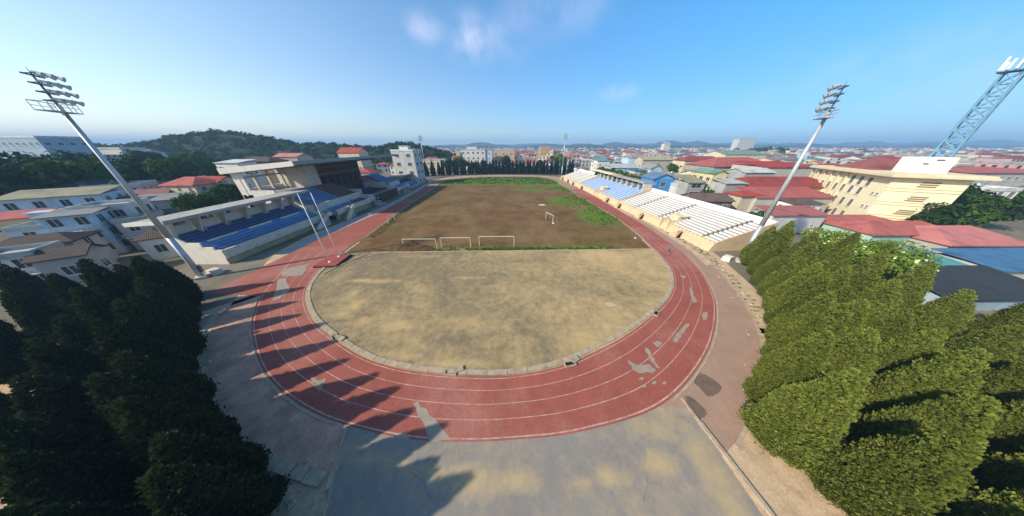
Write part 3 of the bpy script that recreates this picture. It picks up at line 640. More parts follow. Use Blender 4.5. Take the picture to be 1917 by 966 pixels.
# ------------------------------------------------------------------ masts, poles, goals
def floodlight():
    t = thing('floodlight_mast', 'tall grey floodlight mast', 'floodlight mast', (0, 0, 0), 0, 'floodlight masts round the stadium')
    p = MB(); p.sm = True; p.tube((0, 0, 0), (0, 0, 8), .42, .36, 12); p.tube((0, 0, 8), (0, 0, 26), .36, .2, 12); p.build('pole', m_steel, t)
    MB().box(-.7, .7, -.7, .7, 0, .45).build('footing', m_conc, t)
    f = MB(); f.box(-2.6, 1.7, -.6, .6, 25.2, 25.3)
    for x in (-2.6, -1.2, 0, .8, 1.7):
        for y in (-.6, .6): f.tube((x, y, 25.2), (x, y, 26.2), .035, None, 5)
    for y in (-.6, .6): f.tube((-2.6, y, 26.2), (1.7, y, 26.2), .04, None, 5); f.tube((-2.6, y, 25.75), (1.7, y, 25.75), .03, None, 5)
    f.tube((-2.6, -.6, 26.2), (-2.6, .6, 26.2), .04, None, 5); f.tube((1.7, -.6, 26.2), (1.7, .6, 26.2), .04, None, 5)
    f.build('platform', m_steel, t)
    a = MB()
    for k in range(4): a.box(-1.4, 1.5, -.08, .08, 26.3 + k * .85, 26.44 + k * .85)
    for k in range(4):
        for q in range(4): a.tube((-1.15 + q * .8, 0, 26.4 + k * .85), (-1.15 + q * .8, -.8, 26.5 + k * .85), .04, None, 5)
    a.tube((0, 0, 25.3), (0, 0, 29.2), .13, .08, 8); a.tube((0, 0, 29.2), (0, 0, 29.7), .03, .02, 5); a.build('crossarm', m_steeld, t)
    for k in range(4):
        for q in range(4):
            x = -1.15 + q * .8 + (.15 if k % 2 else 0); l = MB(); l.sm = False
            c = Vector((x, -.75 - .25 * (q % 2), 26.5 + k * .85)); d = Vector((0, -1, -.45)).normalized()
            l.tube(c, c + d * .35, .16, .30, 10); l.m = 1; l.tube(c + d * .351, c + d * .36, .28, .28, 10); l.m = 0
            l.tube(c - d * .25, c, .12, .18, 8); l.build('lamp', [m_steel, m_glass], t)
    MB().box(-.35, .35, -.6, -.38, 1.2, 2.4).build('control_box', m_steeld, t)
    return t
fl = floodlight(); fk = list(fl.children)
def place_mast(o, px, py, rz, label, sc_=1.0):
    p = G(px, py); o.location = (p.x, p.y, 0); o.rotation_euler = (0, 0, rz); o['label'] = label; o.scale = (sc_, sc_, sc_)
place_mast(fl, 380, 520, rad(128), 'dark tall floodlight mast at the left by the dark conifers')
place_mast(copy_tree(fl, (0, 0, 0), 0, kids=fk), 1385, 490, rad(-128), 'pale tall floodlight mast on the right before the olive conifers')
place_mast(copy_tree(fl, (0, 0, 0), 0, kids=fk), 1051, 331, rad(-22), 'distant floodlight mast at the far end of the right terrace')
place_mast(copy_tree(fl, (0, 0, 0), 0, kids=fk), 798, 322, rad(30), 'distant floodlight mast beside the far conifer row on the left')
pl = thing('flag_plinth', 'low red stepped plinth carrying two white flagpoles', 'plinth', (-37.6, 38.4, 0), .06)
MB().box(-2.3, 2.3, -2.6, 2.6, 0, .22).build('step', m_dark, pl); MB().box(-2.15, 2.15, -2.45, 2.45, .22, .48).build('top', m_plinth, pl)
def flagpole(x, y, h, label):
    t = thing('flagpole', label, 'flagpole', (x, y, .48), 0, 'white flagpoles on the red plinth'); p = MB(); p.sm = True
    p.tube((0, 0, 0), (0, 0, h), .10, .055, 10); p.build('pole', m_white, t); MB().tube((0, 0, 0), (0, 0, .12), .3, .22, 10).build('base_collar', m_white, t)
    b = MB(); b.sm = True; b.tube((0, 0, h), (0, 0, h + .12), .08, .03, 8); b.build('finial', m_white, t)
flagpole(-37.5, 37.4, 13.6, 'white flagpole at the near edge of the red plinth'); flagpole(-37.4, 39.8, 13.3, 'white flagpole at the far edge of the red plinth')
def goal(x, y, wd, h, rz, label, depth=1.0, mt=None):
    t = thing('football_goal', label, 'goal', (x, y, 0), rz, 'football goals on the dirt field'); m_ = mt or m_goal
    for s in (-1, 1): MB().tube((s * wd / 2, 0, 0), (s * wd / 2, 0, h), .075, None, 8).build('post', m_, t)
    MB().tube((-wd / 2, 0, h), (wd / 2, 0, h), .075, None, 8).build('crossbar', m_, t)
    if depth:
        for s in (-1, 1): MB().tube((s * wd / 2, 0, h), (s * wd / 2, depth, h * .55), .045, None, 6).tube((s * wd / 2, depth, h * .55), (s * wd / 2, depth * 1.1, 0), .045, None, 6).build('side_stay', m_, t)
m_goal = mat('goal_paint', (.66, .58, .42), .12, 2, .7, stain=(.4, .3, .2), stain_amt=.2)
goal(-3.7, 46.2, 8.4, 2.45, .01, 'widest goal of the front row, right of the other two', 0)
goal(-13.4, 45.3, 7.0, 2.5, .02, 'middle goal of the front row, with grass at its left post', .5)
goal(-21.5, 44.3, 7.6, 2.6, .02, 'leftmost front goal standing over the soil heap', .7)
goal(-38.3, 64.0, 2.9, 2.1, rad(75), 'small goal at the left touchline by the track kerb', 0)
goal(12.0, 65.2, 4.0, 2.4, rad(-65), 'goal seen edge on, alone in the middle of the dirt field', 1.6)
lump('debris_pile', 'small pale pile of debris on the dirt beyond the lone goal', 'debris', G(1015, 384), 1.6, .4, .3, m_goal, 31., 12)
lump('debris_pile', 'white scrap on the dirt at the foot of the lone goal', 'debris', G(1036, 418), .4, .25, .2, m_white, 33., 10)
lump('debris_pile', 'white stone on the grass in the right corner of the field', 'debris', G(1189, 446), .35, .3, .2, m_white, 35., 10)

# ------------------------------------------------------------------ people
def person(name, label, loc, rz, pose, top, legs):
    v = pose['v']; e = pose['e']; me = bpy.data.meshes.new(name); me.from_pydata(v, e, [])
    o = link(name, me, None, loc); o.rotation_euler = (0, 0, rz)
    sk = o.modifiers.new('skin', 'SKIN'); sv = me.skin_vertices[0].data
    for i, r in enumerate(pose['r']): sv[i].radius = (r, r)
    sv[0].use_root = True
    su = o.modifiers.new('sub', 'SUBSURF'); su.levels = su.render_levels = 1
    dg = bpy.context.evaluated_depsgraph_get(); m2 = bpy.data.meshes.new_from_object(o.evaluated_get(dg)); o.modifiers.clear(); o.data = m2
    m2.materials.clear()
    for m in (m_skin, top, legs, m_hair): m2.materials.append(m)
    for p in m2.polygons:
        c = p.center; p.use_smooth = True
        p.material_index = 2 if .50 < c.z < .98 else (1 if .98 <= c.z < 1.45 and abs(c.x) < .30 else (3 if c.z > 1.62 or (c.z > 1.52 and c.y > .05 + pose['lean']) else 0))
    return tag(o, label, 'person')
run = dict(lean=-.12, v=[(0, 0, .98), (0, -.04, 1.18), (0, -.10, 1.40), (0, -.13, 1.50), (0, -.15, 1.58), (0, -.16, 1.70), (-.19, -.09, 1.40), (-.27, .10, 1.18), (-.20, -.10, 1.05), (.19, -.09, 1.40), (.27, -.22, 1.17), (.16, -.42, 1.28), (-.10, 0, .92), (-.11, -.30, .62), (-.11, -.22, .14), (-.11, -.38, .07), (.10, 0, .92), (.11, .10, .52), (.11, .46, .46), (.11, .52, .34)],
           e=[(0, 1), (1, 2), (2, 3), (3, 4), (4, 5), (2, 6), (6, 7), (7, 8), (2, 9), (9, 10), (10, 11), (0, 12), (12, 13), (13, 14), (14, 15), (0, 16), (16, 17), (17, 18), (18, 19)],
           r=[.15, .14, .16, .06, .10, .09, .07, .05, .04, .07, .05, .04, .10, .07, .045, .04, .10, .07, .045, .04])
person('person', 'jogger in a blue shirt and dark shorts running on the red track', (35.4, 42.2, .02), .3, run, m_shirt, m_short)
stand = dict(lean=0, v=[(0, 0, .95), (0, 0, 1.18), (0, 0, 1.40), (0, 0, 1.50), (0, -.02, 1.58), (0, -.02, 1.70), (-.20, 0, 1.40), (-.25, .03, 1.12), (-.24, -.06, .88), (.20, 0, 1.40), (.25, .03, 1.12), (.24, -.06, .88), (-.10, 0, .9), (-.11, -.01, .48), (-.11, .02, .08), (-.11, -.14, .05), (.10, 0, .9), (.11, -.01, .48), (.11, .02, .08), (.11, -.14, .05)],
             e=run['e'], r=run['r'])
m_green = mat('dark_green_cloth', (.03, .06, .035), .1, 4, .9)
person('person', 'person in dark clothes standing among the far white benches', (45.6, 150, 3.35), .6, stand, m_green, m_short)

# ------------------------------------------------------------------ trees
def conifer_mesh(name, seed, h, rb, nq, size, mt, core=True):
    r = random.Random(seed); v = []; f = []
    def prof(t): return rb * (min(1, (t + .06) / .2) ** .6) * (1 - t) ** .74
    ph = [r.uniform(0, 6.28) for _ in range(4)]
    def wob(a, t): return 1 + .11 * math.sin(3 * a + ph[0] + t * 5) + .09 * math.sin(5 * a + ph[1] - t * 9) + .13 * noise.noise(Vector((math.cos(a) * 1.6 + seed, math.sin(a) * 1.6, t * 5)))
    if core:
        n, rows = 14, 10
        for i in range(rows + 1):
            t = i / rows
            for k in range(n):
                a = 6.2832 * k / n; q = prof(min(.999, t)) * wob(a, t) * (.74 - .3 * t)
                v.append((math.cos(a) * q, math.sin(a) * q, .35 + (h * .86 - .5) * t))
        for i in range(rows):
            for k in range(n): f.append((i * n + k, i * n + (k + 1) % n, (i + 1) * n + (k + 1) % n, (i + 1) * n + k))
    tuft = []
    for _ in range(max(60, nq // 24)):
        t = min(.975, 1 - math.sqrt(r.random())); a = r.uniform(0, 6.2832); q = prof(t) * wob(a, t) * r.uniform(.80, .96); tr_ = r.uniform(.20, .46) * (1 - .45 * t) * rb / 2.1
        tuft.append((Vector((math.cos(a) * q, math.sin(a) * q, .3 + h * t * .97)), Vector((math.cos(a), math.sin(a), .35)).normalized(), tr_))
    for _ in range(nq):
        if r.random() < .58:
            t = min(.985, 1 - r.random() ** .56); a = r.uniform(0, 6.2832); q = prof(t) * wob(a, t) * r.uniform(.78, 1.0)
            c0, out, tr_ = Vector((math.cos(a) * q, math.sin(a) * q, .3 + h * t * .97)), Vector((math.cos(a), math.sin(a), .3)), .05
        else: c0, out, tr_ = tuft[r.randrange(len(tuft))]
        d = (out * .8 + Vector((r.gauss(0, .6), r.gauss(0, .6), r.gauss(.25, .6)))).normalized()
        c = c0 + Vector((d.x, d.y, d.z * 1.3)) * tr_ * r.uniform(.55, 1.05)
        up = (Vector((0, 0, .9)) + d * r.uniform(.3, 1.1) + Vector((r.uniform(-.4, .4), r.uniform(-.4, .4), 0))).normalized()
        sd_ = up.cross(d + Vector((r.uniform(-.6, .6), r.uniform(-.6, .6), r.uniform(-.3, .3)))).normalized()
        s = size * r.uniform(.55, 1.2); k = len(v)
        v += [tuple(c - sd_ * s * .45), tuple(c + up * s * .35 - sd_ * s * .55 + d * s * .1), tuple(c + up * s * 1.05 + d * s * .1), tuple(c + sd_ * s * .5 + up * s * .3)]
        f.append((k, k + 3, k + 2, k + 1))
    me = bpy.data.meshes.new(name); me.from_pydata(v, [], f); me.materials.append(mt); return me
def trunk_mesh(name, h, r0):
    b = MB(); b.tube((0, 0, -.1), (.05, 0, h * .5), r0, r0 * .7, 7); b.tube((.05, 0, h * .5), (0, .05, h * .93), r0 * .7, r0 * .15, 7); return b.mesh(name, m_bark)
def round_mesh(name, seed, h, rc, nq, size, mt, flowers=None):
    r = random.Random(seed); v = []; f = []; mi = []
    lobes = []
    for i in range(9):
        a = r.uniform(0, 6.28); q = rc * r.uniform(.15, .72); z = h * r.uniform(.42, .80)
        lobes.append((Vector((math.cos(a) * q, math.sin(a) * q, z)), rc * r.uniform(.34, .56)))
    lobes.append((Vector((0, 0, h * .72)), rc * .6))
    for i in range(nq):
        c, rr = lobes[r.randrange(len(lobes))]
        d = Vector((r.gauss(0, 1), r.gauss(0, 1), r.gauss(.25, 1))).normalized(); p = c + Vector((d.x, d.y, d.z * .8)) * rr * r.uniform(.72, 1.08)
        n = (d + Vector((r.uniform(-.7, .7), r.uniform(-.7, .7), r.uniform(-.4, .8)))).normalized(); u = n.orthogonal().normalized(); w_ = n.cross(u)
        an = r.uniform(0, 6.28); u, w_ = u * math.cos(an) + w_ * math.sin(an), w_ * math.cos(an) - u * math.sin(an)
        s = size * r.uniform(.6, 1.3); k = len(v)
        v += [tuple(p - u * s), tuple(p - w_ * s * .55), tuple(p + u * s), tuple(p + w_ * s * .55)]; f.append((k, k + 1, k + 2, k + 3))
        mi.append(1 if flowers and r.random() < .09 and d.z > -.1 else 0)
    me = bpy.data.meshes.new(name); me.from_pydata(v, [], f); me.materials.append(mt)
    if flowers: me.materials.append(flowers)
    me.polygons.foreach_set('material_index', mi); return me
def limb_mesh(name, seed, h, rc):
    r = random.Random(seed); b = MB(); b.tube((0, 0, -.1), (0, 0, h * .4), rc * .075, rc * .055, 7)
    for i in range(5):
        a = i * 1.3 + r.random(); b.tube((0, 0, h * .36), (math.cos(a) * rc * .5, math.sin(a) * rc * .5, h * r.uniform(.6, .8)), rc * .04, rc * .012, 5)
    return b.mesh(name, m_bark)
def tree_pool(name, cat, crowns, trunks): return [(c, t) for c, t in zip(crowns, trunks)]
def put_tree(pool, name, label, cat, group, x, y, s, rz=None, sz=None):
    cm, tm = pool[R.randrange(len(pool))]
    t = thing(name, label, cat, (x, y, 0), R.uniform(0, 6.28) if rz is None else rz, group); t.scale = (s, s, sz or s)
    link('crown', cm, t); link('trunk', tm, t); return t
ORD = ['first', 'second', 'third', 'fourth', 'fifth', 'sixth', 'seventh', 'eighth', 'ninth', 'tenth', 'eleventh', 'twelfth', 'thirteenth', 'fourteenth', 'fifteenth', 'sixteenth', 'seventeenth', 'eighteenth', 'nineteenth', 'twentieth']
ORD += ['twenty ' + w_ for w_ in ORD[:9]] + ['thirtieth'] + ['thirty ' + w_ for w_ in ORD[:9]] + ['fortieth'] + ['forty ' + w_ for w_ in ORD[:9]] + ['fiftieth'] + ['fifty ' + w_ for w_ in ORD[:9]]
TK = [trunk_mesh('trunk', 7.2, .16)] * 5
poolR = list(zip([conifer_mesh('crown', 10 + i, 7.5, 1.98, 22000, .145, m_conR) for i in range(5)], TK))
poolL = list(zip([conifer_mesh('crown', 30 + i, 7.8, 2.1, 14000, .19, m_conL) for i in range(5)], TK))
poolF = list(zip([conifer_mesh('crown', 50 + i, 8.0, 1.8, 1500, .50, m_conF) for i in range(4)], TK))
gR = 'olive conifers right of the oval'; gL = 'dark conifers left of the oval'; gF = 'conifer row behind the far bend'
rowsR = [('kerbside row', [(20.9, 8.2), (23.4, 10.7), (25.9, 12.9), (28.6, 15.2), (31.4, 17.6), (34.4, 20.3), (37.4, 23.2), (40.2, 26.4), (43.0, 29.8), (45.4, 33.5)]),
         ('middle row', [(22.6, 4.6), (28.2, 7.0), (32.2, 9.6), (36.2, 12.4), (40.0, 15.8), (43.6, 19.6), (46.8, 23.6), (49.5, 28), (51.8, 33), (53.5, 38.5)]),
         ('outer row', [(21.6, 1.2), (26, 2.6), (31.5, 4.2), (36.4, 7.0), (41.5, 10.0), (46, 13.8), (50, 18.2), (53.6, 23), (56.8, 28.4), (60, 34)]),
         ('inner row', [(30.2, 12.6), (34.8, 16.2), (37.6, 18.6), (40.6, 21.6), (43.4, 25), (46, 28.8), (48, 36.6), (50.6, 36.2)]),
         ('rear row', [(27.5, -1.2), (33, .6), (38.5, 2.6), (43.6, 5.6), (48.5, 9.4), (53, 13.8), (24, -2.2)]),
         ('farthest row', [(37, -1.8), (43.5, .8), (49.5, 4.2), (55, 8.6), (60, 13.2), (49, -1.5), (56, 2.5), (57.5, 17), (62.5, 16.6), (67.5, 17.6)])]
def outward(p, d): q = Vector((p[0] + 2.3, p[1] - 50)); q = q.normalized() * (q.length + d); return q.x - 2.3, q.y + 50
rowsR[0] = (rowsR[0][0], [outward(p, (.2, .3, .7, 1.1)[min(i, 3)] if i < 8 else .3) for i, p in enumerate(rowsR[0][1])])
for rn, pts in rowsR:
    for i, (x, y) in enumerate(pts):
        if rn == 'kerbside row' and i in (8, 9): s = .72
        else: s = R.uniform(.95, 1.12) * (1 if y < 16 else 1.08)
        put_tree(poolR, 'conifer_tree', 'olive conifer, %s from the camera end of the %s right of the track' % (ORD[i], rn), 'conifer', gR, x + R.uniform(-.25, .25), y + R.uniform(-.25, .25), s, None, s * R.uniform(.92, 1.12))
rowsL = [('kerbside row', [(-16.6, 4.0), (-19.2, 5.4), (-22.2, 7.0), (-25.4, 8.6), (-28.8, 10.8), (-32.4, 13.2), (-36, 15.8), (-39.4, 18.4), (-43.2, 21), (-46.8, 23.6), (-50.6, 26.4)]),
         ('middle row', [(-16.2, .8), (-20.6, 2.4), (-25.0, 4.0), (-29.4, 6.0), (-33.8, 8.6), (-38.2, 11.4), (-42.6, 14.6), (-46.8, 18), (-51, 21.4), (-55.0, 25)]),
         ('outer row', [(-21, -1.6), (-27, -.4), (-33, 2), (-39, 5.2), (-45, 9.2), (-50.6, 13.6), (-55.4, 18.2), (-60, 23)]),
         ('rear row', [(-31, -3), (-38, -.6), (-45, 3), (-52, 7.4), (-58.5, 12.4), (-64.5, 18), (-69, 24)]), ('forecourt row', [(-15.5, 1.5), (-14.8, -.2), (-14.2, -1.9), (-14.0, -3.9)]),
         ('farthest row', [(-52, 1), (-58, 5), (-65, 10), (-71, 15.5), (-62, -2), (-70, 3), (-78, 10)])]
rowsL[0] = (rowsL[0][0], [outward(p, min(1.0, .1 + i * .2)) for i, p in enumerate(rowsL[0][1])])
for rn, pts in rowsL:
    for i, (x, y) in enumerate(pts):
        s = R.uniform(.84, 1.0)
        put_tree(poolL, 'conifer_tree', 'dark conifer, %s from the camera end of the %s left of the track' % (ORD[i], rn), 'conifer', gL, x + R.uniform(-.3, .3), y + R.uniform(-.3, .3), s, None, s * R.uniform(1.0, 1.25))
nF = 44
for i in range(nF):
    q = i / (nF - 1); x = lerp(-74, 50, q); y = 191 - 9 * ((x + 2) / 55) ** 2 + (4 if i % 2 else 0)
    put_tree(poolF, 'conifer_tree', 'dark conifer, %s from the left in the row behind the far bend' % ORD[i], 'conifer', gF, x + R.uniform(-.6, .6), y, R.uniform(.95, 1.12), None, R.uniform(1.25, 1.5))
poolG = [(round_mesh('crown', 70 + i, 8, 4, 1500, .42, m_leafG), limb_mesh('trunk', 70 + i, 8, 4)) for i in range(3)]
poolD = [(round_mesh('crown', 80 + i, 8, 4, 1500, .42, m_leafD), limb_mesh('trunk', 80 + i, 8, 4)) for i in range(3)]
m_flower = mat('pale_blossom', (.62, .62, .36), .1, 5, .9)
poolB = [(round_mesh('crown', 90, 6.5, 4.2, 9000, .17, m_leafB, m_flower), limb_mesh('trunk', 90, 6.5, 4.2))]
poolY = [(round_mesh('crown', 95, 8, 4, 1600, .42, m_leafB), limb_mesh('trunk', 95, 8, 4))]
def tree_at(pool, px, py, Y, s, name, label, group=None):   # crown top seen at px,py at distance Y
    p = AY(px, py, Y); put_tree(pool, name, label, 'tree', group, p.x, Y, s, None, max(.35, p.z / 7.6) if pool is not poolB else None)
bt = AY(1680, 470, 29); put_tree(poolB, 'blossoming_tree', 'bright green broad tree with pale blossom behind the olive conifers', 'tree', None, bt.x, 29, 1.35, None, 1.3)
bt = AY(1580, 440, 37); put_tree(poolB, 'blossoming_tree', 'smaller yellow green bushy tree at the upper edge of the olive conifers', 'tree', None, bt.x, 37, 1.05, None, 1.1)

# ------------------------------------------------------------------ buildings
WALLS = {k: mat('wall_' + k.replace(' ', '_'), c, .1, .5, .9, stain=tuple(q * .68 for q in c), stain_amt=.4, stain_scale=.35, stretch=(1.6, 1.6, .5), vary=.22) for k, c in {
    'white': (.66, .64, .60), 'cream': (.62, .54, .38), 'grey': (.38, .38, .37), 'pale blue': (.40, .52, .62), 'peach': (.60, .42, .28), 'yellow': (.62, .52, .22),
    'mint': (.36, .52, .42), 'bright blue': (.06, .30, .70), 'brown': (.22, .16, .12), 'pink': (.58, .36, .36), 'orange': (.62, .30, .10), 'stone': (.44, .40, .34)}.items()}
ROOFS = {k: mat('roof_' + k.replace(' ', '_'), c, .14, .6, .8, stain=tuple(q * .55 for q in c), stain_amt=.45, stain_scale=.3, wave=wv, vary=.35) for k, c, wv in [
    ('red', (.36, .075, .055), ('X', 1.5, .3)), ('faded red', (.42, .15, .13), ('X', 1.5, .3)), ('grey', (.24, .235, .225), ('X', 1.1, .25)), ('teal', (.07, .26, .27), ('X', 1.1, .2)),
    ('blue', (.09, .20, .33), ('X', 1.1, .2)), ('dark brown', (.062, .045, .036), ('X', 1.3, .3)), ('brown', (.12, .085, .065), ('X', 1.3, .3)), ('olive', (.30, .28, .17), ('X', 1.1, .15)), ('pale', (.50, .50, .46), None), ('dark', (.05, .06, .065), ('X', 1.1, .2)), ('green', (.14, .25, .19), ('X', 1.1, .2))]}
m_frame = mat('window_frame', (.60, .58, .52), .08, 2, .7)
m_tank = mat('steel_tank', (.55, .56, .57), .05, 1, .3, metal=.7)
OCC = []
def occupied(x, y, r):
    return any((x - a) ** 2 + (y - b) ** 2 < (r + c) ** 2 for a, b, c in OCC)
WC = {}
def window_mesh(a, b):
    k = (round(a, 1), round(b, 1))
    if k not in WC:
        f = MB(); a, b = k; fr = .09
        f.box(-a / 2, a / 2, -.05, 0, 0, fr).box(-a / 2, a / 2, -.05, 0, b - fr, b).box(-a / 2, -a / 2 + fr, -.05, 0, fr, b - fr).box(a / 2 - fr, a / 2, -.05, 0, fr, b - fr)
        f.box(-.04, .04, -.05, 0, fr, b - fr).box(-a / 2 - .1, a / 2 + .1, -.16, 0, -.12, -.003)
        p = MB(); p.box(-a / 2 + fr, a / 2 - fr, -.03, -.005, fr, b - fr)
        WC[k] = (f.mesh('window', m_frame), p.mesh('pane', m_pane))
    return WC[k]
def add_window(t, x, y, z, rz, a, b, pane=True):
    f, p = window_mesh(a, b); o = link('window', f, t, (x, y, z)); o.rotation_euler = (0, 0, rz)
    if pane: link('pane', p, o)
def roof_on(t, kind, rm, w_, d, h, rise, ov=.45, cap=None):
    x0, x1, y0, y1 = -w_ / 2 - ov, w_ / 2 + ov, -ov, d + ov; b = MB()
    if kind == 'flat':
        b.box(x0 + ov - .15, x1 - ov + .15, y0 + ov - .15, y1 - ov + .15, h, h + .22)
        b.box(x0 + ov - .1, x1 - ov + .1, y0 + ov - .1, y0 + ov + .1, h + .222, h + .9).box(x0 + ov - .1, x1 - ov + .1, y1 - ov - .1, y1 - ov + .1, h + .222, h + .9)
        b.box(x0 + ov - .1, x0 + ov + .1, y0 + ov + .102, y1 - ov - .102, h + .222, h + .9).box(x1 - ov - .1, x1 - ov + .1, y0 + ov + .102, y1 - ov - .102, h + .222, h + .9)
    elif kind == 'gable': b.prism([(y0, h - .1), (y0, h + .08), ((y0 + y1) / 2, h + rise), (y1, h + .08), (y1, h - .1), ((y0 + y1) / 2, h + rise - .25)], x0, x1, 'x')
    elif kind == 'gabley': b.prism([(x0, h - .1), (x0, h + .08), ((x0 + x1) / 2, h + rise), (x1, h + .08), (x1, h - .1), ((x0 + x1) / 2, h + rise - .25)], y0, y1, 'y')
    elif kind == 'hip':
        m_ = min(w_, d) / 2 * .9; a = [(x0, y0, h), (x1, y0, h), (x1, y1, h), (x0, y1, h)]
        if w_ >= d: r0, r1 = (x0 + m_, (y0 + y1) / 2, h + rise), (x1 - m_, (y0 + y1) / 2, h + rise); b.face([a[0], a[1], r1, r0]).face([a[1], a[2], r1]).face([a[2], a[3], r0, r1]).face([a[3], a[0], r0])
        else: r0, r1 = (0, y0 + m_, h + rise), (0, y1 - m_, h + rise); b.face([a[0], a[1], r0]).face([a[1], a[2], r1, r0]).face([a[2], a[3], r1]).face([a[3], a[0], r0, r1])
        b.face(a[::-1]); b.box(x0 - .05, x1 + .05, y0 - .05, y1 + .05, h - .2, h - .003)
    elif kind == 'shed': b.hexa([(x0, y0, h), (x1, y0, h), (x1, y1, h + rise - .15), (x0, y1, h + rise - .15)], [(x0, y0, h + .15), (x1, y0, h + .15), (x1, y1, h + rise), (x0, y1, h + rise)])
    o = b.build('roof', rm, t)
    if kind == 'gable' and rise > .3:
        return o, [MB().prism([(0, h), (d / 2, h + rise * .86), (d, h)], a_, b_, 'x') for a_, b_ in ((-w_ / 2 + .01, -w_ / 2 + .2), (w_ / 2 - .2, w_ / 2 - .01))]
    if kind == 'gabley' and rise > .3:
        g_ = MB(); g_.prism([(-w_ / 2, h), (0, h + rise * .86), (w_ / 2, h)], .01, .2); return o, [g_]
    return o, None
def house(label, cx, Y, w_, d, h, wall, kind, roof, rise=1.6, rz=0, fl=None, wins=(1, 1), name='house', cat='house', group=None, ww=1.3, wh=1.4, pane=True, tank=False, balcony=False, small=False, step=3.2, stairbox=False, gable_mat=None):
    t = thing(name, label, cat, (cx, Y, 0), rz, group); wm = WALLS[wall] if isinstance(wall, str) else wall; rm = ROOFS[roof] if isinstance(roof, str) else roof
    OCC.append((cx + math.sin(-rz) * d / 2, Y + d / 2 * math.cos(rz), max(w_, d) * .5))
    wb = MB(); wb.box(-w_ / 2, w_ / 2, 0, d, 0, h)
    fl = fl or max(1, round(h / 3.3)); fh = h / fl
    sides = []
    if wins[0]: sides.append(('f', w_))
    if wins[1]: sides.append(('l' if cx > 0 else 'r', d))
    spec = []
    for s, L in sides:
        n = max(1, int(L / step)); ww_ = min(ww, L / n * .6)
        for k in range(n):
            q = (k + .5) / n * L
            for f_ in range(fl):
                z = f_ * fh + fh * .33
                if z + wh > h - .1: continue
                spec.append((q - w_ / 2, 0, z, 0, ww_) if s == 'f' else ((-w_ / 2, q, z, -math.pi / 2, ww_) if s == 'l' else (w_ / 2, q, z, math.pi / 2, ww_)))
    if small:
        wb.m = 1
        for x, y, z, r_, a in spec:
            if r_ == 0: wb.box(x - a / 2, x + a / 2, -.06, -.001, z, z + wh)
            elif r_ < 0: wb.box(x - .06, x - .001, y - a / 2, y + a / 2, z, z + wh)
            else: wb.box(x + .001, x + .06, y - a / 2, y + a / 2, z, z + wh)
    wb.build('wall', [wm, m_pane], t)
    if not small:
        for x, y, z, r_, a in spec: add_window(t, x, y, z, r_, a, wh, pane)
    o, g_ = roof_on(t, kind, rm, w_, d, h, rise)
    for q_ in g_ or (): q_.build('gable_wall', gable_mat or wm, t)
    if stairbox: MB().box(-w_ * .28, w_ * .12, d * .45, d * .8, h + .223, h + 2.7).box(-w_ * .32, w_ * .16, d * .42, d * .84, h + 2.7, h + 2.85).build('stair_head', wm, t)
    if tank: b = MB(); b.sm = True; b.tube((w_ * .25, d * .6, h + .9), (w_ * .25 + 1.6, d * .6, h + .9), .6, .6, 10); b.build('water_tank', m_tank, t)
    if balcony:
        for f_ in range(1, fl):
            b = MB(); z = f_ * fh; b.box(-w_ * .42, w_ * .42, -1.2, -.002, z - .15, z); b.box(-w_ * .42, w_ * .42, -1.2, -1.12, z + .7, z + .8)
            for k in range(9): x = lerp(-w_ * .41, w_ * .41, k / 8); b.box(x - .05, x + .05, -1.19, -1.13, z, z + .7)
            b.build('balcony', m_frame, t)
    return t
def hb(label, pl, pr, pt, Y, d, wall, kind, roof, rise=1.6, **k):       # front between two picture columns at distance Y, its top at picture row pt
    a, b = AY(pl, pt, Y), AY(pr, pt, Y); top = a.z - (rise if kind not in ('flat',) else .9)
    return house(label, (a.x + b.x) / 2, Y, b.x - a.x, d, max(2.2, top), wall, kind, roof, rise, **k)

# right side, behind the stand
hb('bright blue house with gabled front behind the right stand', 1227, 1268, 325, 92, 9, 'bright blue', 'gabley', ROOFS['blue'], 2.2, fl=2, wins=(1, 0), ww=2., wh=2.2, step=5)
hb('plain white house wall right of the bright blue house', 1270, 1292, 344, 88, 12, 'white', 'flat', 'pale', wins=(0, 0))
hb('narrow grey house with wide shutter window and grey sloping roof panel', 1294, 1326, 332, 84, 9, 'grey', 'shed', 'olive', 2.0, wins=(1, 0), ww=4, wh=1.8, step=8)
hb('low teal roofed shed between grey house and yellow balconied house', 1328, 1344, 345, 84, 6, 'mint', 'shed', 'teal', 1.0, wins=(0, 0))
hb('narrow cream house with red balconies and pale green roof', 1340, 1366, 318, 84, 10, 'yellow', 'gabley', 'green', 1.4, wins=(1, 1), balcony=True, fl=3, ww=1.8)
hb('plain pale grey blank walled house beside the cream balconied house', 1364, 1402, 335, 78, 11, 'grey', 'shed', 'pale', 1.6, wins=(0, 0))
hb('old dark brown low house with rusty tiled roof behind right terrace wall', 1308, 1378, 366, 66, 8, 'brown', 'gable', 'brown', 1.8, wins=(1, 0), ww=1.4, wh=1.2)
hb('large long house with red tiled hip roof in front of yellow block', 1404, 1585, 335, 78, 13, 'cream', 'hip', 'red', 2.8, fl=2, ww=1.2)
hb('lower cream annex with red lean-to roof before the long red house', 1425, 1570, 358, 67, 8, 'stone', 'shed', 'red', 2.0, fl=1, wins=(1, 1))
hb('small cream gatehouse with flat red hip roof', 1394, 1432, 360, 68, 6, 'cream', 'hip', 'red', 1.1, wins=(0, 1))
hb('white building with brown awning and dark windows under red roof', 1490, 1545, 376, 62, 6, 'white', 'shed', 'brown', 1.0, ww=1.0)
hb('low white shed with long red sheet roof behind the conifers', 1455, 1556, 394, 55, 5, 'white', 'shed', 'red', 1.4, fl=1, wins=(1, 0), ww=.8, wh=.8, step=4)
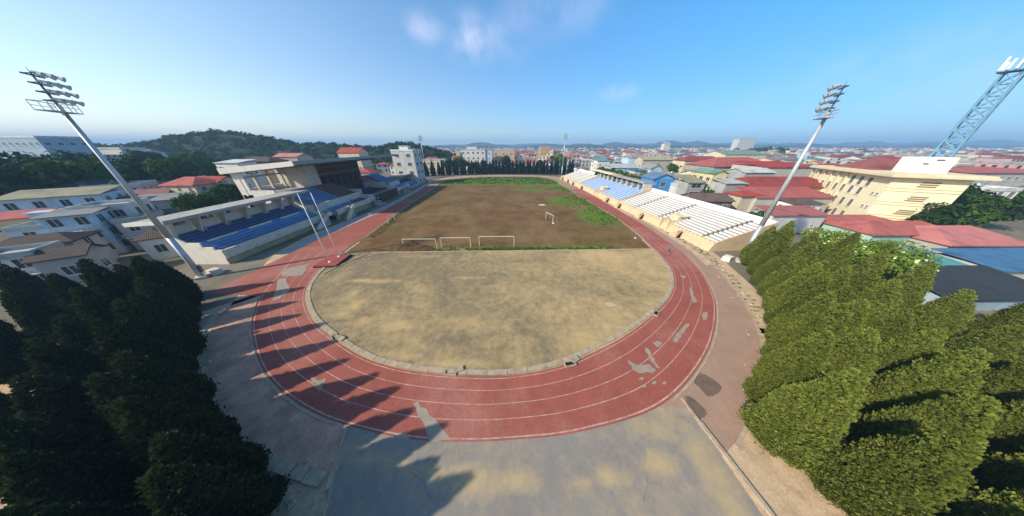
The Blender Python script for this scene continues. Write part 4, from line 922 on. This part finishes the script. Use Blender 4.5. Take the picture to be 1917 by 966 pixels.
hb('long red tiled verandah roof below the yellow block', 1560, 1690, 412, 56, 6, 'peach', 'gable', 'faded red', 1.8, wins=(0, 0), fl=1)
hb('red hipped pavilion roof with teal front below the yellow block', 1650, 1815, 424, 47, 9, 'mint', 'hip', 'red', 2.0, wins=(0, 0), fl=1)
hb('large red hip roofed house with trellis at the right edge', 1800, 1960, 440, 42, 12, 'stone', 'hip', 'faded red', 2.4, fl=1, ww=1.2)
hb('green sheet roofed shed beside the pale blossom tree', 1715, 1850, 505, 30.5, 8, 'mint', 'shed', 'teal', 1.3, wins=(0, 0), fl=1)
hb('dark sheet roofed shed with a bright blue gutter at the right edge', 1770, 1990, 566, 23.5, 6.5, 'pale blue', 'shed', 'dark', 1.5, wins=(0, 0), fl=1)
hb('stone and blue roofed shed at right edge above the dark shed', 1850, 2050, 530, 31, 7, 'stone', 'shed', 'blue', .9, wins=(0, 0), fl=1)
hb('white villa with tall windows half hidden by trees at right edge', 1850, 1917, 352, 66, 10, 'white', 'flat', 'pale', fl=3, ww=1.6, wh=1.9, tank=True)
hb('grey block with red roof line behind the trees at right edge', 1820, 1990, 318, 88, 14, 'grey', 'shed', 'red', 1.2, fl=3)
# the yellow block: deep building seen on its corner
A = G(1677, 331, 14.2); ux = Vector((.893, -.45, 0)); uy = Vector((.45, .893, 0))
def px_of(p):
    fw = CP * p.y - SP * (p.z - CAM_H); return 958.5 + FPX * p.x / fw
W1 = next(q / 10 for q in range(20, 400) if px_of(A + ux * q / 10) > 1825); DD = next(q / 5 for q in range(20, 500) if px_of(A + uy * q / 5) < 1532)
ybx = thing('yellow_block', 'large pale yellow institute block with wide flat eaves and air vents, right', 'building', (A.x, A.y, 0), math.atan2(ux.y, ux.x))
OCC.append((A.x + ux.x * W1 / 2 + uy.x * DD / 2, A.y + ux.y * W1 / 2 + uy.y * DD / 2, max(W1, DD) * .55))
m_ventb = mat('vent_brown', (.25, .17, .09), .15, 2, .9)
m_yel = mat('yellow_render', (.80, .72, .47), .04, .4, .85, stain=(.72, .64, .42), stain_amt=.15, stain_scale=.25)
MB().box(0, W1, 0, DD, 0, 14.2).build('wall', m_yel, ybx)
MB().box(-1.6, W1 + 2.2, -1.6, DD + 1.5, 14.2, 14.75).box(-1.3, W1 + 1.9, -1.3, DD + 1.2, 14.752, 15.1).build('eaves', m_cream, ybx)
bd = MB()
for z in (3.4, 7.0, 10.6): bd.box(-.06, W1 + .06, -.06, -.002, z, z + .12).box(-.06, W1 + .06, -.06, -.002, z + .75, z + .85)
bd.build('string_course', m_ochre, ybx)
for z in (4.7, 8.3, 11.9):
    v_ = MB()
    for k in range(3): v_.box(W1 * .38 + k * .2, W1 * .38 + 3.0 + k * .15, -.1, -.003, z + k * .5, z + k * .5 + .26)
    v_.build('vent', m_ventb, ybx)
for z in (1.2, 4.8, 8.4):
    for y in (1.2, 2.6): add_window(ybx, -.001, y, z + .8, -math.pi / 2, .8, .7)
    for k in range(int((DD - 6) / 3.2)): add_window(ybx, -.001, 7 + k * 3.2, z, -math.pi / 2, 1.2, 2.2)
for k in range(int((DD - 5) / 3.0)): add_window(ybx, -.001, 6 + k * 3.0, 11.0, -math.pi / 2, 1.3, 2.4)
for k in range(6): MB().box(-.5, -.002, 14 + k * 3.2, 14.5 + k * 3.2, 0, 14.19).build('pilaster', m_cream, ybx)
rr = MB(); x0, x1, y0, y1, hh = 1.2, W1 - 1.5, 10.5, max(20, DD - 4), 15.11
rr.face([(x0, y0, hh), (x1, y0, hh), (x1 - 4, (y0 + y1) / 2, hh + 3.2), (x0 + 4, (y0 + y1) / 2, hh + 3.2)]).face([(x1, y1, hh), (x0, y1, hh), (x0 + 4, (y0 + y1) / 2, hh + 3.2), (x1 - 4, (y0 + y1) / 2, hh + 3.2)]).face([(x0, y1, hh), (x0, y0, hh), (x0 + 4, (y0 + y1) / 2, hh + 3.2)]).face([(x1, y0, hh), (x1, y1, hh), (x1 - 4, (y0 + y1) / 2, hh + 3.2)])
rr.build('roof', ROOFS['red'], ybx)
rb = MB().box(W1 * .30, W1 * .78, 3, 8, 15.11, 18.9); rb.build('roof_cabin', m_white, ybx)
MB().box(W1 * .52, W1 * .62, 2.9, 2.998, 18.1, 18.4).build('cabin_vent', m_steeld, ybx); MB().box(W1 * .38, W1 * .45, 2.9, 2.998, 17.2, 17.5).build('cabin_vent', m_steeld, ybx)
# lattice mast beyond the yellow block
def lattice(label, x, y, h, wd, topw):
    t = thing('lattice_mast', label, 'mast', (x, y, 0), .4); b = MB(); n = 16
    def c(k, z): s = lerp(wd, topw, z / h) / 2; return Vector(((-s, s, s, -s)[k % 4], (-s, -s, s, s)[k % 4], z))
    for k in range(4): b.tube(c(k, 0), c(k, h), .26, .18, 6)
    b.build('leg', m_mast, t); br = MB()
    for i in range(n):
        z0, z1 = h * i / n, h * (i + 1) / n
        for k in range(4):
            br.tube(c(k, z0), c(k + 1, z1), .13, None, 4, False); br.tube(c(k + 1, z0), c(k, z1), .13, None, 4, False); br.tube(c(k, z1), c(k + 1, z1), .13, None, 4, False)
    br.build('brace', m_mast, t)
    MB().box(-topw * .9, topw * .9, -topw * .9, topw * .9, h, h + .25).build('platform', m_mast, t)
    for k, (dx, dy) in enumerate(((-1, -1), (1, -1), (1, 1), (-1, 1), (0, -1.2), (-1.2, 0), (-.5, -1.2), (.5, -1.2), (-1.2, .5), (-1.2, -.5))):
        MB().box(dx * topw * .8 - .2, dx * topw * .8 + .2, dy * topw * .8 - .15, dy * topw * .8 + .15, h + .3, h + 2.2 + .5 * (k % 2)).build('antenna', m_white, t)
    MB().tube((0, 0, h), (0, 0, h + 5), .18, .06, 6).build('spire', m_mast, t)
m_mast = mat('mast_blue_grey', (.14, .30, .42), .1, 1, .6)
pL = AY(1789, 262, 62); lattice('blue grey lattice telecom mast with panel antennas behind the yellow block', pL.x, 62, 36.5, 3.1, 2.2)
# middle distance landmarks
hb('white and pale blue four storey block behind the far conifers', 862, 908, 279, 215, 12, 'white', 'flat', 'pale', fl=4, ww=1.8, wh=1.6, step=4, stairbox=True, tank=True)
hb('shaded grey blue block joined right of the white block', 909, 921, 280, 216, 12, 'pale blue', 'flat', 'pale', fl=4)
hb('yellow narrow house left of the white and blue block', 853, 861, 284, 214, 8, 'yellow', 'flat', 'pale', fl=3)
hb('long peach coloured block right of the white and blue block', 921, 963, 280, 232, 14, 'peach', 'flat', 'orange' if False else 'pale', fl=3, ww=2, step=6)
hb('orange topped tall house with pale blue lower floors in mid town', 1012, 1030, 274, 300, 12, 'orange', 'flat', 'pale', fl=4)
hb('red roofed white house right of the peach block', 967, 980, 282, 240, 10, 'white', 'hip', 'red', 2.2, fl=3)
hb('low house with long red roof just behind the far conifers', 981, 1003, 299, 205, 9, 'cream', 'gable', 'red', 1.8)
hb('grey hip roofed house behind the distant right floodlight mast', 1043, 1063, 306, 200, 9, 'pale blue', 'hip', 'grey', 1.6)
hb('white four storey house with roof terrace beside the big grandstand', 730, 772, 280, 136, 12, 'white', 'flat', 'pale', fl=4, ww=2.4, wh=1.8, step=5, stairbox=True, tank=True)
hb('long cream two storey school building by the far left mast', 787, 832, 298, 212, 9, 'cream', 'flat', 'pale', fl=2, ww=2, step=4)
hb('tall white hotel slab with stepped blue glass edge on the horizon', 1386, 1418, 260, 640, 18, 'white', 'flat', 'pale', fl=9, ww=3, wh=1.6, step=6, small=True)
hb('bright white tower house on the wooded knoll in the far town', 1246, 1257, 265, 480, 10, 'white', 'shed', 'pale', 4, wins=(0, 0))
hb('long cream school with red hip roof in right town', 1286, 1362, 293, 150, 12, 'cream', 'hip', 'red', 2.4, fl=2, ww=2, step=4)
hb('large hall with broad dark red hip roof in right town', 1344, 1470, 296, 118, 20, 'stone', 'hip', 'red', 4., fl=2)
hb('long beige windowless hall with red roof edge left of yellow block', 1440, 1540, 306, 98, 16, 'stone', 'shed', 'red', 1.6, wins=(0, 0))
hb('green roofed warehouse in the right middle distance', 1362, 1440, 283, 190, 22, 'cream', 'gable', 'green', 2.5, wins=(0, 0))
hb('low white tarpaulin roofed shed below the dark red hall', 1400, 1455, 316, 92, 9, 'grey', 'gable', 'pale', 1.4, wins=(0, 0))
hb('grey mansard roofed row house of four bays in mid town', 1206, 1262, 293, 148, 10, 'stone', 'gable', 'olive', 2., fl=2, step=4)
hb('pale blue flat house left of the mansard row', 1178, 1204, 294, 160, 10, 'pale blue', 'flat', 'pale', fl=2)
hb('long pale blue roofed hall behind the covered stand', 1148, 1196, 309, 136, 12, 'pale blue', 'shed', 'pale', 1.6, wins=(0, 0))
hb('pale house with arched blue windows behind the canopy of the right stand', 1190, 1212, 318, 118, 9, 'white', 'flat', 'blue', fl=2, ww=1.4)
hb('small house with blue grey gable roof left of the bright blue house', 1222, 1242, 308, 122, 9, 'pale blue', 'gabley', 'grey', 2.2, fl=2)
hb('white house with teal roof in mid town behind the right stand', 1120, 1142, 297, 185, 10, 'white', 'shed', 'teal', 1.8, fl=2)
# left side, behind the left stands and conifers
hb('cream house with red hip roof left of the big grandstand', 290, 352, 334, 74, 9, 'cream', 'hip', 'red', 2.2, fl=3, ww=1.2)
hb('cream house with brown red gable roof touching the red hip house', 345, 398, 332, 80, 8, 'cream', 'gable', 'red', 2., fl=2, ww=1.4)
hb('long low house with pinkish red sheet roof behind the left mast', 232, 296, 342, 82, 7, 'stone', 'gable', 'faded red', 1.4, fl=1)
hb('grey concrete row house right of the left mast', 215, 300, 372, 60, 8, 'stone', 'shed', 'grey', 1., fl=2, ww=1., rz=.62)
hb('low brown tiled house between left mast and near stand', 248, 300, 398, 50, 6, 'brown', 'gable', 'brown', 1.6, fl=1, rz=.62)
hb('cream house with red roof and pediment above the grandstand roof', 628, 668, 276, 150, 10, 'cream', 'gable', 'red', 3., fl=3)
hb('house with pinkish red flat roof above the grandstand roof', 508, 552, 287, 130, 10, 'stone', 'gable', 'faded red', 1.8, fl=2)
hb('dark brown roofed house above the near end of the grandstand roof', 440, 500, 294, 118, 10, 'brown', 'hip', 'brown', 2., fl=2)
hb('house with pinkish white roof slab left of the grandstand roof', 398, 440, 300, 104, 8, 'white', 'shed', 'pale', 1.2, fl=2)
hb('long white school block with two rows of windows before the left hill', 118, 222, 276, 140, 10, 'white', 'flat', 'pale', fl=3, ww=2, step=4)
hb('hazy white apartment block at the top left edge of the town', -40, 62, 254, 120, 14, 'pale blue', 'flat', 'pale', fl=5, ww=1.6)
hb('grey blue workshop below the left hill', 222, 262, 280, 150, 10, 'pale blue', 'gable', 'grey', 1.8, fl=2)

for lb, *q in [('white house with balconies hard against the left conifers', -50, 18, 478, 29, 5, 'white', 'flat', 'pale', 0),
               ('dark hip roofed house with white verandah rails at the left edge', -10, 78, 448, 33.5, 5.5, 'stone', 'hip', 'dark brown', 1.3),
               ('narrow pale blue house with tall side wall left of the villa', 84, 138, 398, 41, 6, 'pale blue', 'shed', 'grey', .8),
               ('white and pale blue three storey villa left of the mast, with balconies', 150, 212, 384, 46, 7, 'white', 'flat', 'pale', 0),
               ('house under an olive grey sheet roof behind the narrow blue house', 25, 130, 360, 52, 8, 'pale blue', 'shed', 'olive', 1.3),
               ('small brown hip roofed house behind the villa', 128, 186, 364, 57, 7, 'stone', 'hip', 'brown', 1.6),
               ('low house with bright red roof patch at the left edge', -40, 24, 404, 43, 5, 'peach', 'shed', 'red', 1.),
               ('olive sheet roofed hall with white dormer at far left', -120, 60, 336, 63, 11, 'grey', 'shed', 'olive', 2.),
               ('dark tiled outhouse between the white verandah house and the conifers', 64, 118, 470, 31, 4, 'grey', 'gable', 'dark brown', 1.4),
               ('grey flat roofed house with a stair head behind the verandah house', 40, 110, 420, 42, 7, 'pale blue', 'flat', 'pale', 0),
               ('cream narrow house squeezed right of the pale blue villa', 218, 252, 408, 45, 7, 'stone', 'flat', 'pale', 0),
               ('brown roofed house by the end of the near low stand', 255, 292, 432, 40, 6, 'white', 'hip', 'brown', 1.6),
               ('small pink roofed house between red hip house and left mast', 252, 292, 356, 70, 7, 'stone', 'gable', 'faded red', 1.5),
               ('mint painted house with dark roof behind the olive roof', 70, 150, 340, 66, 9, 'mint', 'gable', 'dark', 1.8),
               ('stone coloured house with flat roof in front of the left trees', 175, 235, 345, 70, 9, 'stone', 'flat', 'pale', 0)]:
    hb(lb, *q, rz=.62, stairbox='stair head' in lb, balcony=any(k in lb for k in ('narrow', 'villa', 'balcon', 'verandah')), ww=1.5, wh=1.7, step=2.8)
# ------------------------------------------------------------------ the town beyond: every nearer house on its own
RT = random.Random(21)
def frustum(x, y): return -2.3 * y - 15 < x < 2.3 * y + 15
cands = []
def try_site(x, y, zone):
    r = math.hypot(x, y)
    w_, d = RT.uniform(7, 13), RT.uniform(8, 14)
    if not frustum(x, y) or occupied(x, y + d / 2, max(w_, d) * .48 + .6): return
    OCC.append((x, y + d / 2, max(w_, d) * .5)); cands.append((r, x, y, w_, d, zone))
for y in range(204, 345, 15):
    x = -.36 * y
    while x < 330:
        try_site(x + RT.uniform(-4, 4), y + RT.uniform(-4, 4), 'past far conifers' if x < 62 else 'beyond right stand'); x += 15.5
for y in range(64, 204, 15):
    x = max(78, 66 + .0 * y)
    while x < 300:
        if x < 2.2 * y: try_site(x + RT.uniform(-3, 3), y + RT.uniform(-4, 4), 'near right stand' if x < 150 else 'far right town')
        x += 16
for y in range(34, 215, 17):
    x = -96
    while x > -250:
        if RT.random() < .62: try_site(x + RT.uniform(-4, 4), y + RT.uniform(-4, 4), 'left of grandstand')
        x -= 18
cands.sort()
PICK = cands[:225]; REST = cands[225:]
SIZE = {1: 'low', 2: 'two-storey', 3: 'three-storey', 4: 'tall'}
seen = {}; plan = []
for r, x, y, w_, d, zone in PICK:
    fl = RT.choices((1, 2, 3, 4), (.25, .4, .26, .09))[0]
    if 'grandstand' in zone: fl = min(fl, 2)
    wl = RT.choices(('white', 'cream', 'grey', 'pale blue', 'peach', 'yellow', 'mint', 'pink', 'stone'), (.24, .2, .14, .08, .1, .05, .04, .03, .12))[0]
    kd, rf = RT.choices((('hip', 'red'), ('gable', 'red'), ('gable', 'faded red'), ('flat', 'pale'), ('shed', 'grey'), ('gable', 'grey'), ('gable', 'brown'), ('shed', 'blue'), ('shed', 'teal'), ('gabley', 'olive')), (.13, .12, .07, .32, .10, .08, .07, .03, .03, .05))[0]
    plan.append([x, y, w_, d, fl, wl, kd, rf, zone])
    k = (fl, wl, kd, rf, zone); seen.setdefault(k, []).append(len(plan) - 1)
labels = {}
for k, ids in seen.items():
    fl, wl, kd, rf, zone = k
    base = '%s %s house, %s %s roof, %s' % (SIZE[fl], wl, rf, {'gabley': 'gabled', 'gable': 'gable', 'shed': 'sloping'}.get(kd, kd), zone)
    ids = sorted(ids, key=lambda i: plan[i][0] / max(1, plan[i][1]))
    for n_, i in enumerate(ids): labels[i] = base if len(ids) == 1 else base + ', %s from left' % ORD[n_].replace(' ', '-')
for i, (x, y, w_, d, fl, wl, kd, rf, zone) in enumerate(plan):
    r = math.hypot(x, y)
    house(labels[i], x, y, w_, d, fl * RT.uniform(2.9, 3.3) + .4, wl, kd, rf, RT.uniform(1.3, 2.4), rz=RT.choice((0, .12, -.2, .3, -.1, .5, -.4)), fl=fl, group='houses of the surrounding town',
          small=r > 175, ww=1.5, wh=1.5, step=3.4, tank=(kd == 'flat' and RT.random() < .5), stairbox=(kd == 'flat' and RT.random() < .5))
# trees between the houses
sp = [(842, 296, 204, 1.15, poolG), (828, 300, 203, .9, poolG), (868, 300, 200, 1.1, poolD), (856, 292, 206, 1.2, poolG), (885, 304, 198, 1.0, poolD), (905, 300, 200, .9, poolD), (946, 292, 203, 1.35, poolD), (975, 305, 200, 1.0, poolD), (1048, 288, 230, 1.7, poolY), (1035, 292, 228, 1.2, poolG), (1056, 294, 226, 1.2, poolG), (1012, 300, 212, 1.0, poolD),
      (1128, 313, 136, 1.1, poolG), (1142, 315, 127, 1.1, poolG), (1156, 318, 119, 1.1, poolG), (1172, 321, 111, 1.1, poolG), (1187, 325, 105, 1.1, poolG), (1212, 322, 112, 1.1, poolY), (1226, 328, 108, .95, poolY), (1334, 322, 90, .9, poolG), (1160, 304, 165, .9, poolG), (1180, 303, 170, .9, poolG), (1230, 306, 140, .8, poolG), (1262, 306, 145, .8, poolG),
      (120, 300, 72, 2.0, poolG), (180, 302, 78, 1.9, poolG), (235, 298, 96, 1.9, poolD), (300, 296, 100, 1.8, poolG), (345, 298, 108, 1.6, poolG), (395, 300, 118, 1.5, poolD), (60, 290, 88, 2.4, poolD), (150, 286, 110, 2.2, poolD), (270, 284, 130, 2.2, poolD), (350, 284, 140, 2.0, poolG), (410, 318, 90, 1.5, poolD), (425, 345, 76, 1.4, poolD), (365, 360, 66, 1.0, poolG), (345, 362, 64, .85, poolG), (390, 364, 68, .9, poolD), (20, 300, 70, 2.0, poolD), (-40, 310, 60, 2.0, poolD),
      (1780, 352, 62, 1.3, poolG), (1815, 348, 66, 1.4, poolD), (1850, 365, 60, 1.2, poolG), (1890, 372, 58, 1.2, poolD), (1770, 378, 55, 1.1, poolD), (1830, 385, 54, 1.0, poolG), (1920, 350, 70, 1.4, poolG), (1420, 398, 54, .75, poolG), (1760, 400, 52, .9, poolD)]
def spot(px):
    return 'left of the big grandstand' if px < 440 else 'behind the far conifer row' if px < 1070 else 'behind the right stand' if px < 1430 else 'beside the yellow block'
cnt = {}
for px, py, Y, s, pool in sorted(sp, key=lambda q: q[0]):
    kind = {id(poolG): 'mid green', id(poolD): 'dark green', id(poolY): 'yellow green'}[id(pool)]; k = (kind, spot(px)); n_ = cnt.get(k, 0); cnt[k] = n_ + 1
    tree_at(pool, px, py, Y, s, 'broadleaf_tree', '%s broadleaf tree, %s of its colour from the left %s' % (kind, ORD[n_], spot(px)), 'broadleaf trees among the houses')
rt2 = []
while len(rt2) < 60:
    y = RT.uniform(70, 330); x = RT.uniform(max(64 if y < 190 else -.3 * y, -60), min(2.1 * y, 320))
    if not occupied(x, y, 1.0) and frustum(x, y): rt2.append((x, y, RT.uniform(.6, 1.15), RT.choice((poolG, poolD, poolG, poolY)))); OCC.append((x, y, 2.5))
cnt2 = {}
for x, y, s_, pool in sorted(rt2, key=lambda q: q[0] / q[1]):
    kind = {id(poolG): 'mid green', id(poolD): 'dark green', id(poolY): 'yellow green'}[id(pool)]; n_ = cnt2.get(kind, 0); cnt2[kind] = n_ + 1
    put_tree(pool, 'broadleaf_tree', '%s tree between town houses, %s of its colour from the left' % (kind, ORD[n_]), 'tree', 'trees between the town houses', x, y, s_)
for px, py, lb in ((722, 373, 'dark potted shrub at the front of the big grandstand stair'), (712, 377, 'dark bush against the maroon box front of the grandstand'), (742, 366, 'dark clipped bush beside the far grandstand stair')):
    p = G(px, py); put_tree(poolD, 'shrub', lb, 'shrub', None, p.x - .5, p.y, .28)
# far town: one mass
fm = MB(); mats_f = [WALLS[k] for k in ('white', 'cream', 'grey', 'pale blue', 'peach', 'stone')] + [ROOFS[k] for k in ('red', 'grey', 'brown', 'faded red', 'blue')] + [m_pane]
sites = [(x, y, w_, d) for r, x, y, w_, d, z in REST]
for _ in range(2300):
    y = 330 + 1100 * RT.random() ** 1.35; x = RT.uniform(-.32 * y, 2.25 * y); sites.append((x, y, RT.uniform(7, 18), RT.uniform(8, 16)))
for _ in range(420):
    x = RT.uniform(260, 900); y = RT.uniform(x / 2.3, 345); sites.append((x, y, RT.uniform(8, 18), RT.uniform(8, 16)))
for x, y, w_, d in sites:
    h = RT.choice((3.5, 4, 6.5, 7, 9.5, 10, 12.5)); fm.m = RT.randrange(6); fm.box(x - w_ / 2, x + w_ / 2, y, y + d, 0, h)
    if RT.random() < .5:
        fm.m = RT.choice((6, 6, 7, 8, 9, 10)); rs = RT.uniform(1.2, 2.4); fm.prism([(y - .4, h), (y + d / 2, h + rs), (y + d + .4, h)], x - w_ / 2 - .4, x + w_ / 2 + .4, 'x')
    else: fm.m = RT.choice((0, 5, 2)); fm.box(x - w_ / 4, x + w_ / 8, y + d / 3, y + d / 1.5, h + .01, h + 2.6)
    fm.m = 11
    for f_ in range(int(h / 3)):
        for k in range(int(w_ / 3.5)): q = x - w_ / 2 + (k + .5) * 3.5; fm.face([(q - .7, y - .05, f_ * 3.1 + 1.1), (q + .7, y - .05, f_ * 3.1 + 1.1), (q + .7, y - .05, f_ * 3.1 + 2.5), (q - .7, y - .05, f_ * 3.1 + 2.5)])
o = fm.build('far_town', mats_f); tag(o, 'dense mass of small pale and red roofed houses reaching to the hills', 'town', None, 'stuff')
def clump_mass(name, label, sites, mt):
    b = MB(); r = random.Random(5)
    for x, y, z, s, n in sites:
        for _ in range(n):
            d = Vector((r.gauss(0, 1), r.gauss(0, 1), abs(r.gauss(.3, .8)))).normalized(); p = Vector((x, y, z)) + Vector((d.x, d.y, d.z * .9)) * s * r.uniform(.75, 1.1)
            nn = (d + Vector((r.uniform(-.6, .6), r.uniform(-.6, .6), r.uniform(-.2, .6)))).normalized(); u = nn.orthogonal().normalized(); w2 = nn.cross(u); q = s * r.uniform(.22, .42)
            b.face([p - u * q, p - w2 * q * .7, p + u * q, p + w2 * q * .7])
    return tag(b.build(name, mt), label, 'trees', None, 'stuff')
fs_ = []
for _ in range(620):
    y = 240 + 900 * RT.random() ** 1.3; x = RT.uniform(-.34 * y, 2.25 * y); fs_.append((x, y, 2.5, RT.uniform(3, 6.5), 26))
for _ in range(70): x = RT.uniform(150, 700); fs_.append((x, RT.uniform(x / 2.3, 330), 2.5, RT.uniform(3, 6), 26))
for _ in range(40): a = RT.uniform(0, 6.28); q = RT.random(); fs_.append((lerp(470, 560, RT.random()) + 0, 470 + RT.uniform(-30, 40), RT.uniform(2, 14), RT.uniform(5, 8), 30))
for _ in range(300): y = RT.uniform(40, 240); x = RT.uniform(-min(2.3 * y, 420), -100 - .25 * y); fs_.append((x, y, 2.2, RT.uniform(2.5, 5), 30)) if not occupied(x, y, 4) else None
clump_mass('far_trees', 'scattered dark green trees merging among the distant houses', fs_, m_leafD)
# ------------------------------------------------------------------ hills
def hill(name, pts, Y, wd, mt, rough, wood=None, seed=0):
    cr = [AY(px, py, Y) for px, py in pts]; xs = []; N = 160; b = MB(); rows = 12; g_ = []
    for i in range(N + 1):
        x = lerp(cr[0].x, cr[-1].x, i / N)
        for k in range(len(cr) - 1):
            if cr[k].x <= x <= cr[k + 1].x: q = (x - cr[k].x) / (cr[k + 1].x - cr[k].x); q = q * q * (3 - 2 * q); z = lerp(cr[k].z, cr[k + 1].z, q); break
        row = []
        for j in range(rows + 1):
            c = (j / rows * 2 - 1); p = math.exp(-c * c * 3.2) - math.exp(-3.2) if abs(c) < 1 else 0
            zz = z * p / (1 - math.exp(-3.2)); y = Y + c * wd
            row.append(Vector((x, y, max(-.5, zz + rough * fbm(x / (rough * 9) + seed, y / (rough * 9), seed, 4) * p * 1.0 - rough * .2))))
        g_.append(row)
    for i in range(N):
        for j in range(rows): b.face([g_[i][j], g_[i + 1][j], g_[i + 1][j + 1], g_[i][j + 1]])
    struct(name, b, mt)
    if wood:
        r = random.Random(seed + 3); st_ = []
        for _ in range(wood[0]):
            i = r.randrange(N); j = r.randrange(1, rows // 2 + 2); p = g_[i][j].lerp(g_[i + 1][j + 1], r.random())
            if p.z > 1: st_.append((p.x, p.y, p.z - .8, r.uniform(*wood[1]), wood[2]))
        clump_mass('hill_wood', wood[3], st_, wood[4])
m_hill = mat('hill_green', (.016, .030, .014), .35, .02, .98)
m_hillf = mat('far_hill_green', (.022, .036, .024), .25, .004, .98)
hill('left_hill', [(-900, 262), (-300, 262), (0, 270), (90, 274), (150, 271), (200, 276), (260, 272), (300, 266), (340, 258), (380, 250), (430, 247), (480, 254), (525, 266), (550, 273), (590, 270), (640, 273), (680, 277), (720, 274), (760, 269), (795, 275), (825, 284), (850, 290)], 300, 90, m_hill, 3.0, (2600, (3.0, 6.0), 26, 'dense dark wood covering the hill behind the left stand', m_leafD), 2)
hill('near_ridge', [(700, 277), (800, 275), (830, 273), (850, 276), (880, 274), (905, 272), (925, 275), (960, 277), (1000, 273), (1040, 275), (1080, 271), (1110, 270), (1140, 274), (1180, 272), (1230, 275), (1260, 271), (1300, 274), (1340, 270), (1400, 273), (1450, 272), (1520, 270), (1600, 274), (1680, 272), (1760, 270), (1850, 272), (1940, 272)], 1500, 260, m_hillf, 9, None, 5)
hill('middle_ridge', [(650, 276), (800, 274), (860, 271), (890, 267), (910, 266), (930, 270), (960, 273), (1000, 271), (1030, 269), (1060, 272), (1090, 268), (1120, 271), (1150, 265), (1175, 270), (1220, 271), (1255, 262), (1285, 268), (1300, 264), (1340, 269), (1390, 267), (1430, 270), (1490, 267), (1540, 271), (1600, 266), (1640, 265), (1690, 270), (1740, 264), (1800, 269), (1865, 261), (1930, 269), (2050, 266)], 2300, 380, m_hillf, 14, None, 9)
hill('far_ridge', [(500, 274), (800, 272), (880, 270), (940, 271), (1000, 268), (1100, 271), (1200, 268), (1300, 270), (1400, 266), (1500, 270), (1600, 268), (1750, 266), (1850, 268), (2100, 268)], 3600, 500, m_hillf, 16, None, 13)
# ------------------------------------------------------------------ air
hz = MB().box(-9500, 9500, -600, 4800, -3, 120)
ho = hz.build('haze', []); ho['kind'] = 'stuff'; ho['label'] = 'thin blue haze of the distance'; ho['category'] = 'haze'
hm = bpy.data.materials.new('haze'); hm.use_nodes = True; hn = hm.node_tree; hn.nodes.clear()
ou = hn.nodes.new('ShaderNodeOutputMaterial'); pv_ = hn.nodes.new('ShaderNodeVolumePrincipled')
pv_.inputs['Color'].default_value = (.40, .68, 1, 1); pv_.inputs['Density'].default_value = .00036; pv_.inputs['Anisotropy'].default_value = 0.0
hn.links.new(pv_.outputs[0], ou.inputs['Volume']); ho.data.materials.append(hm)
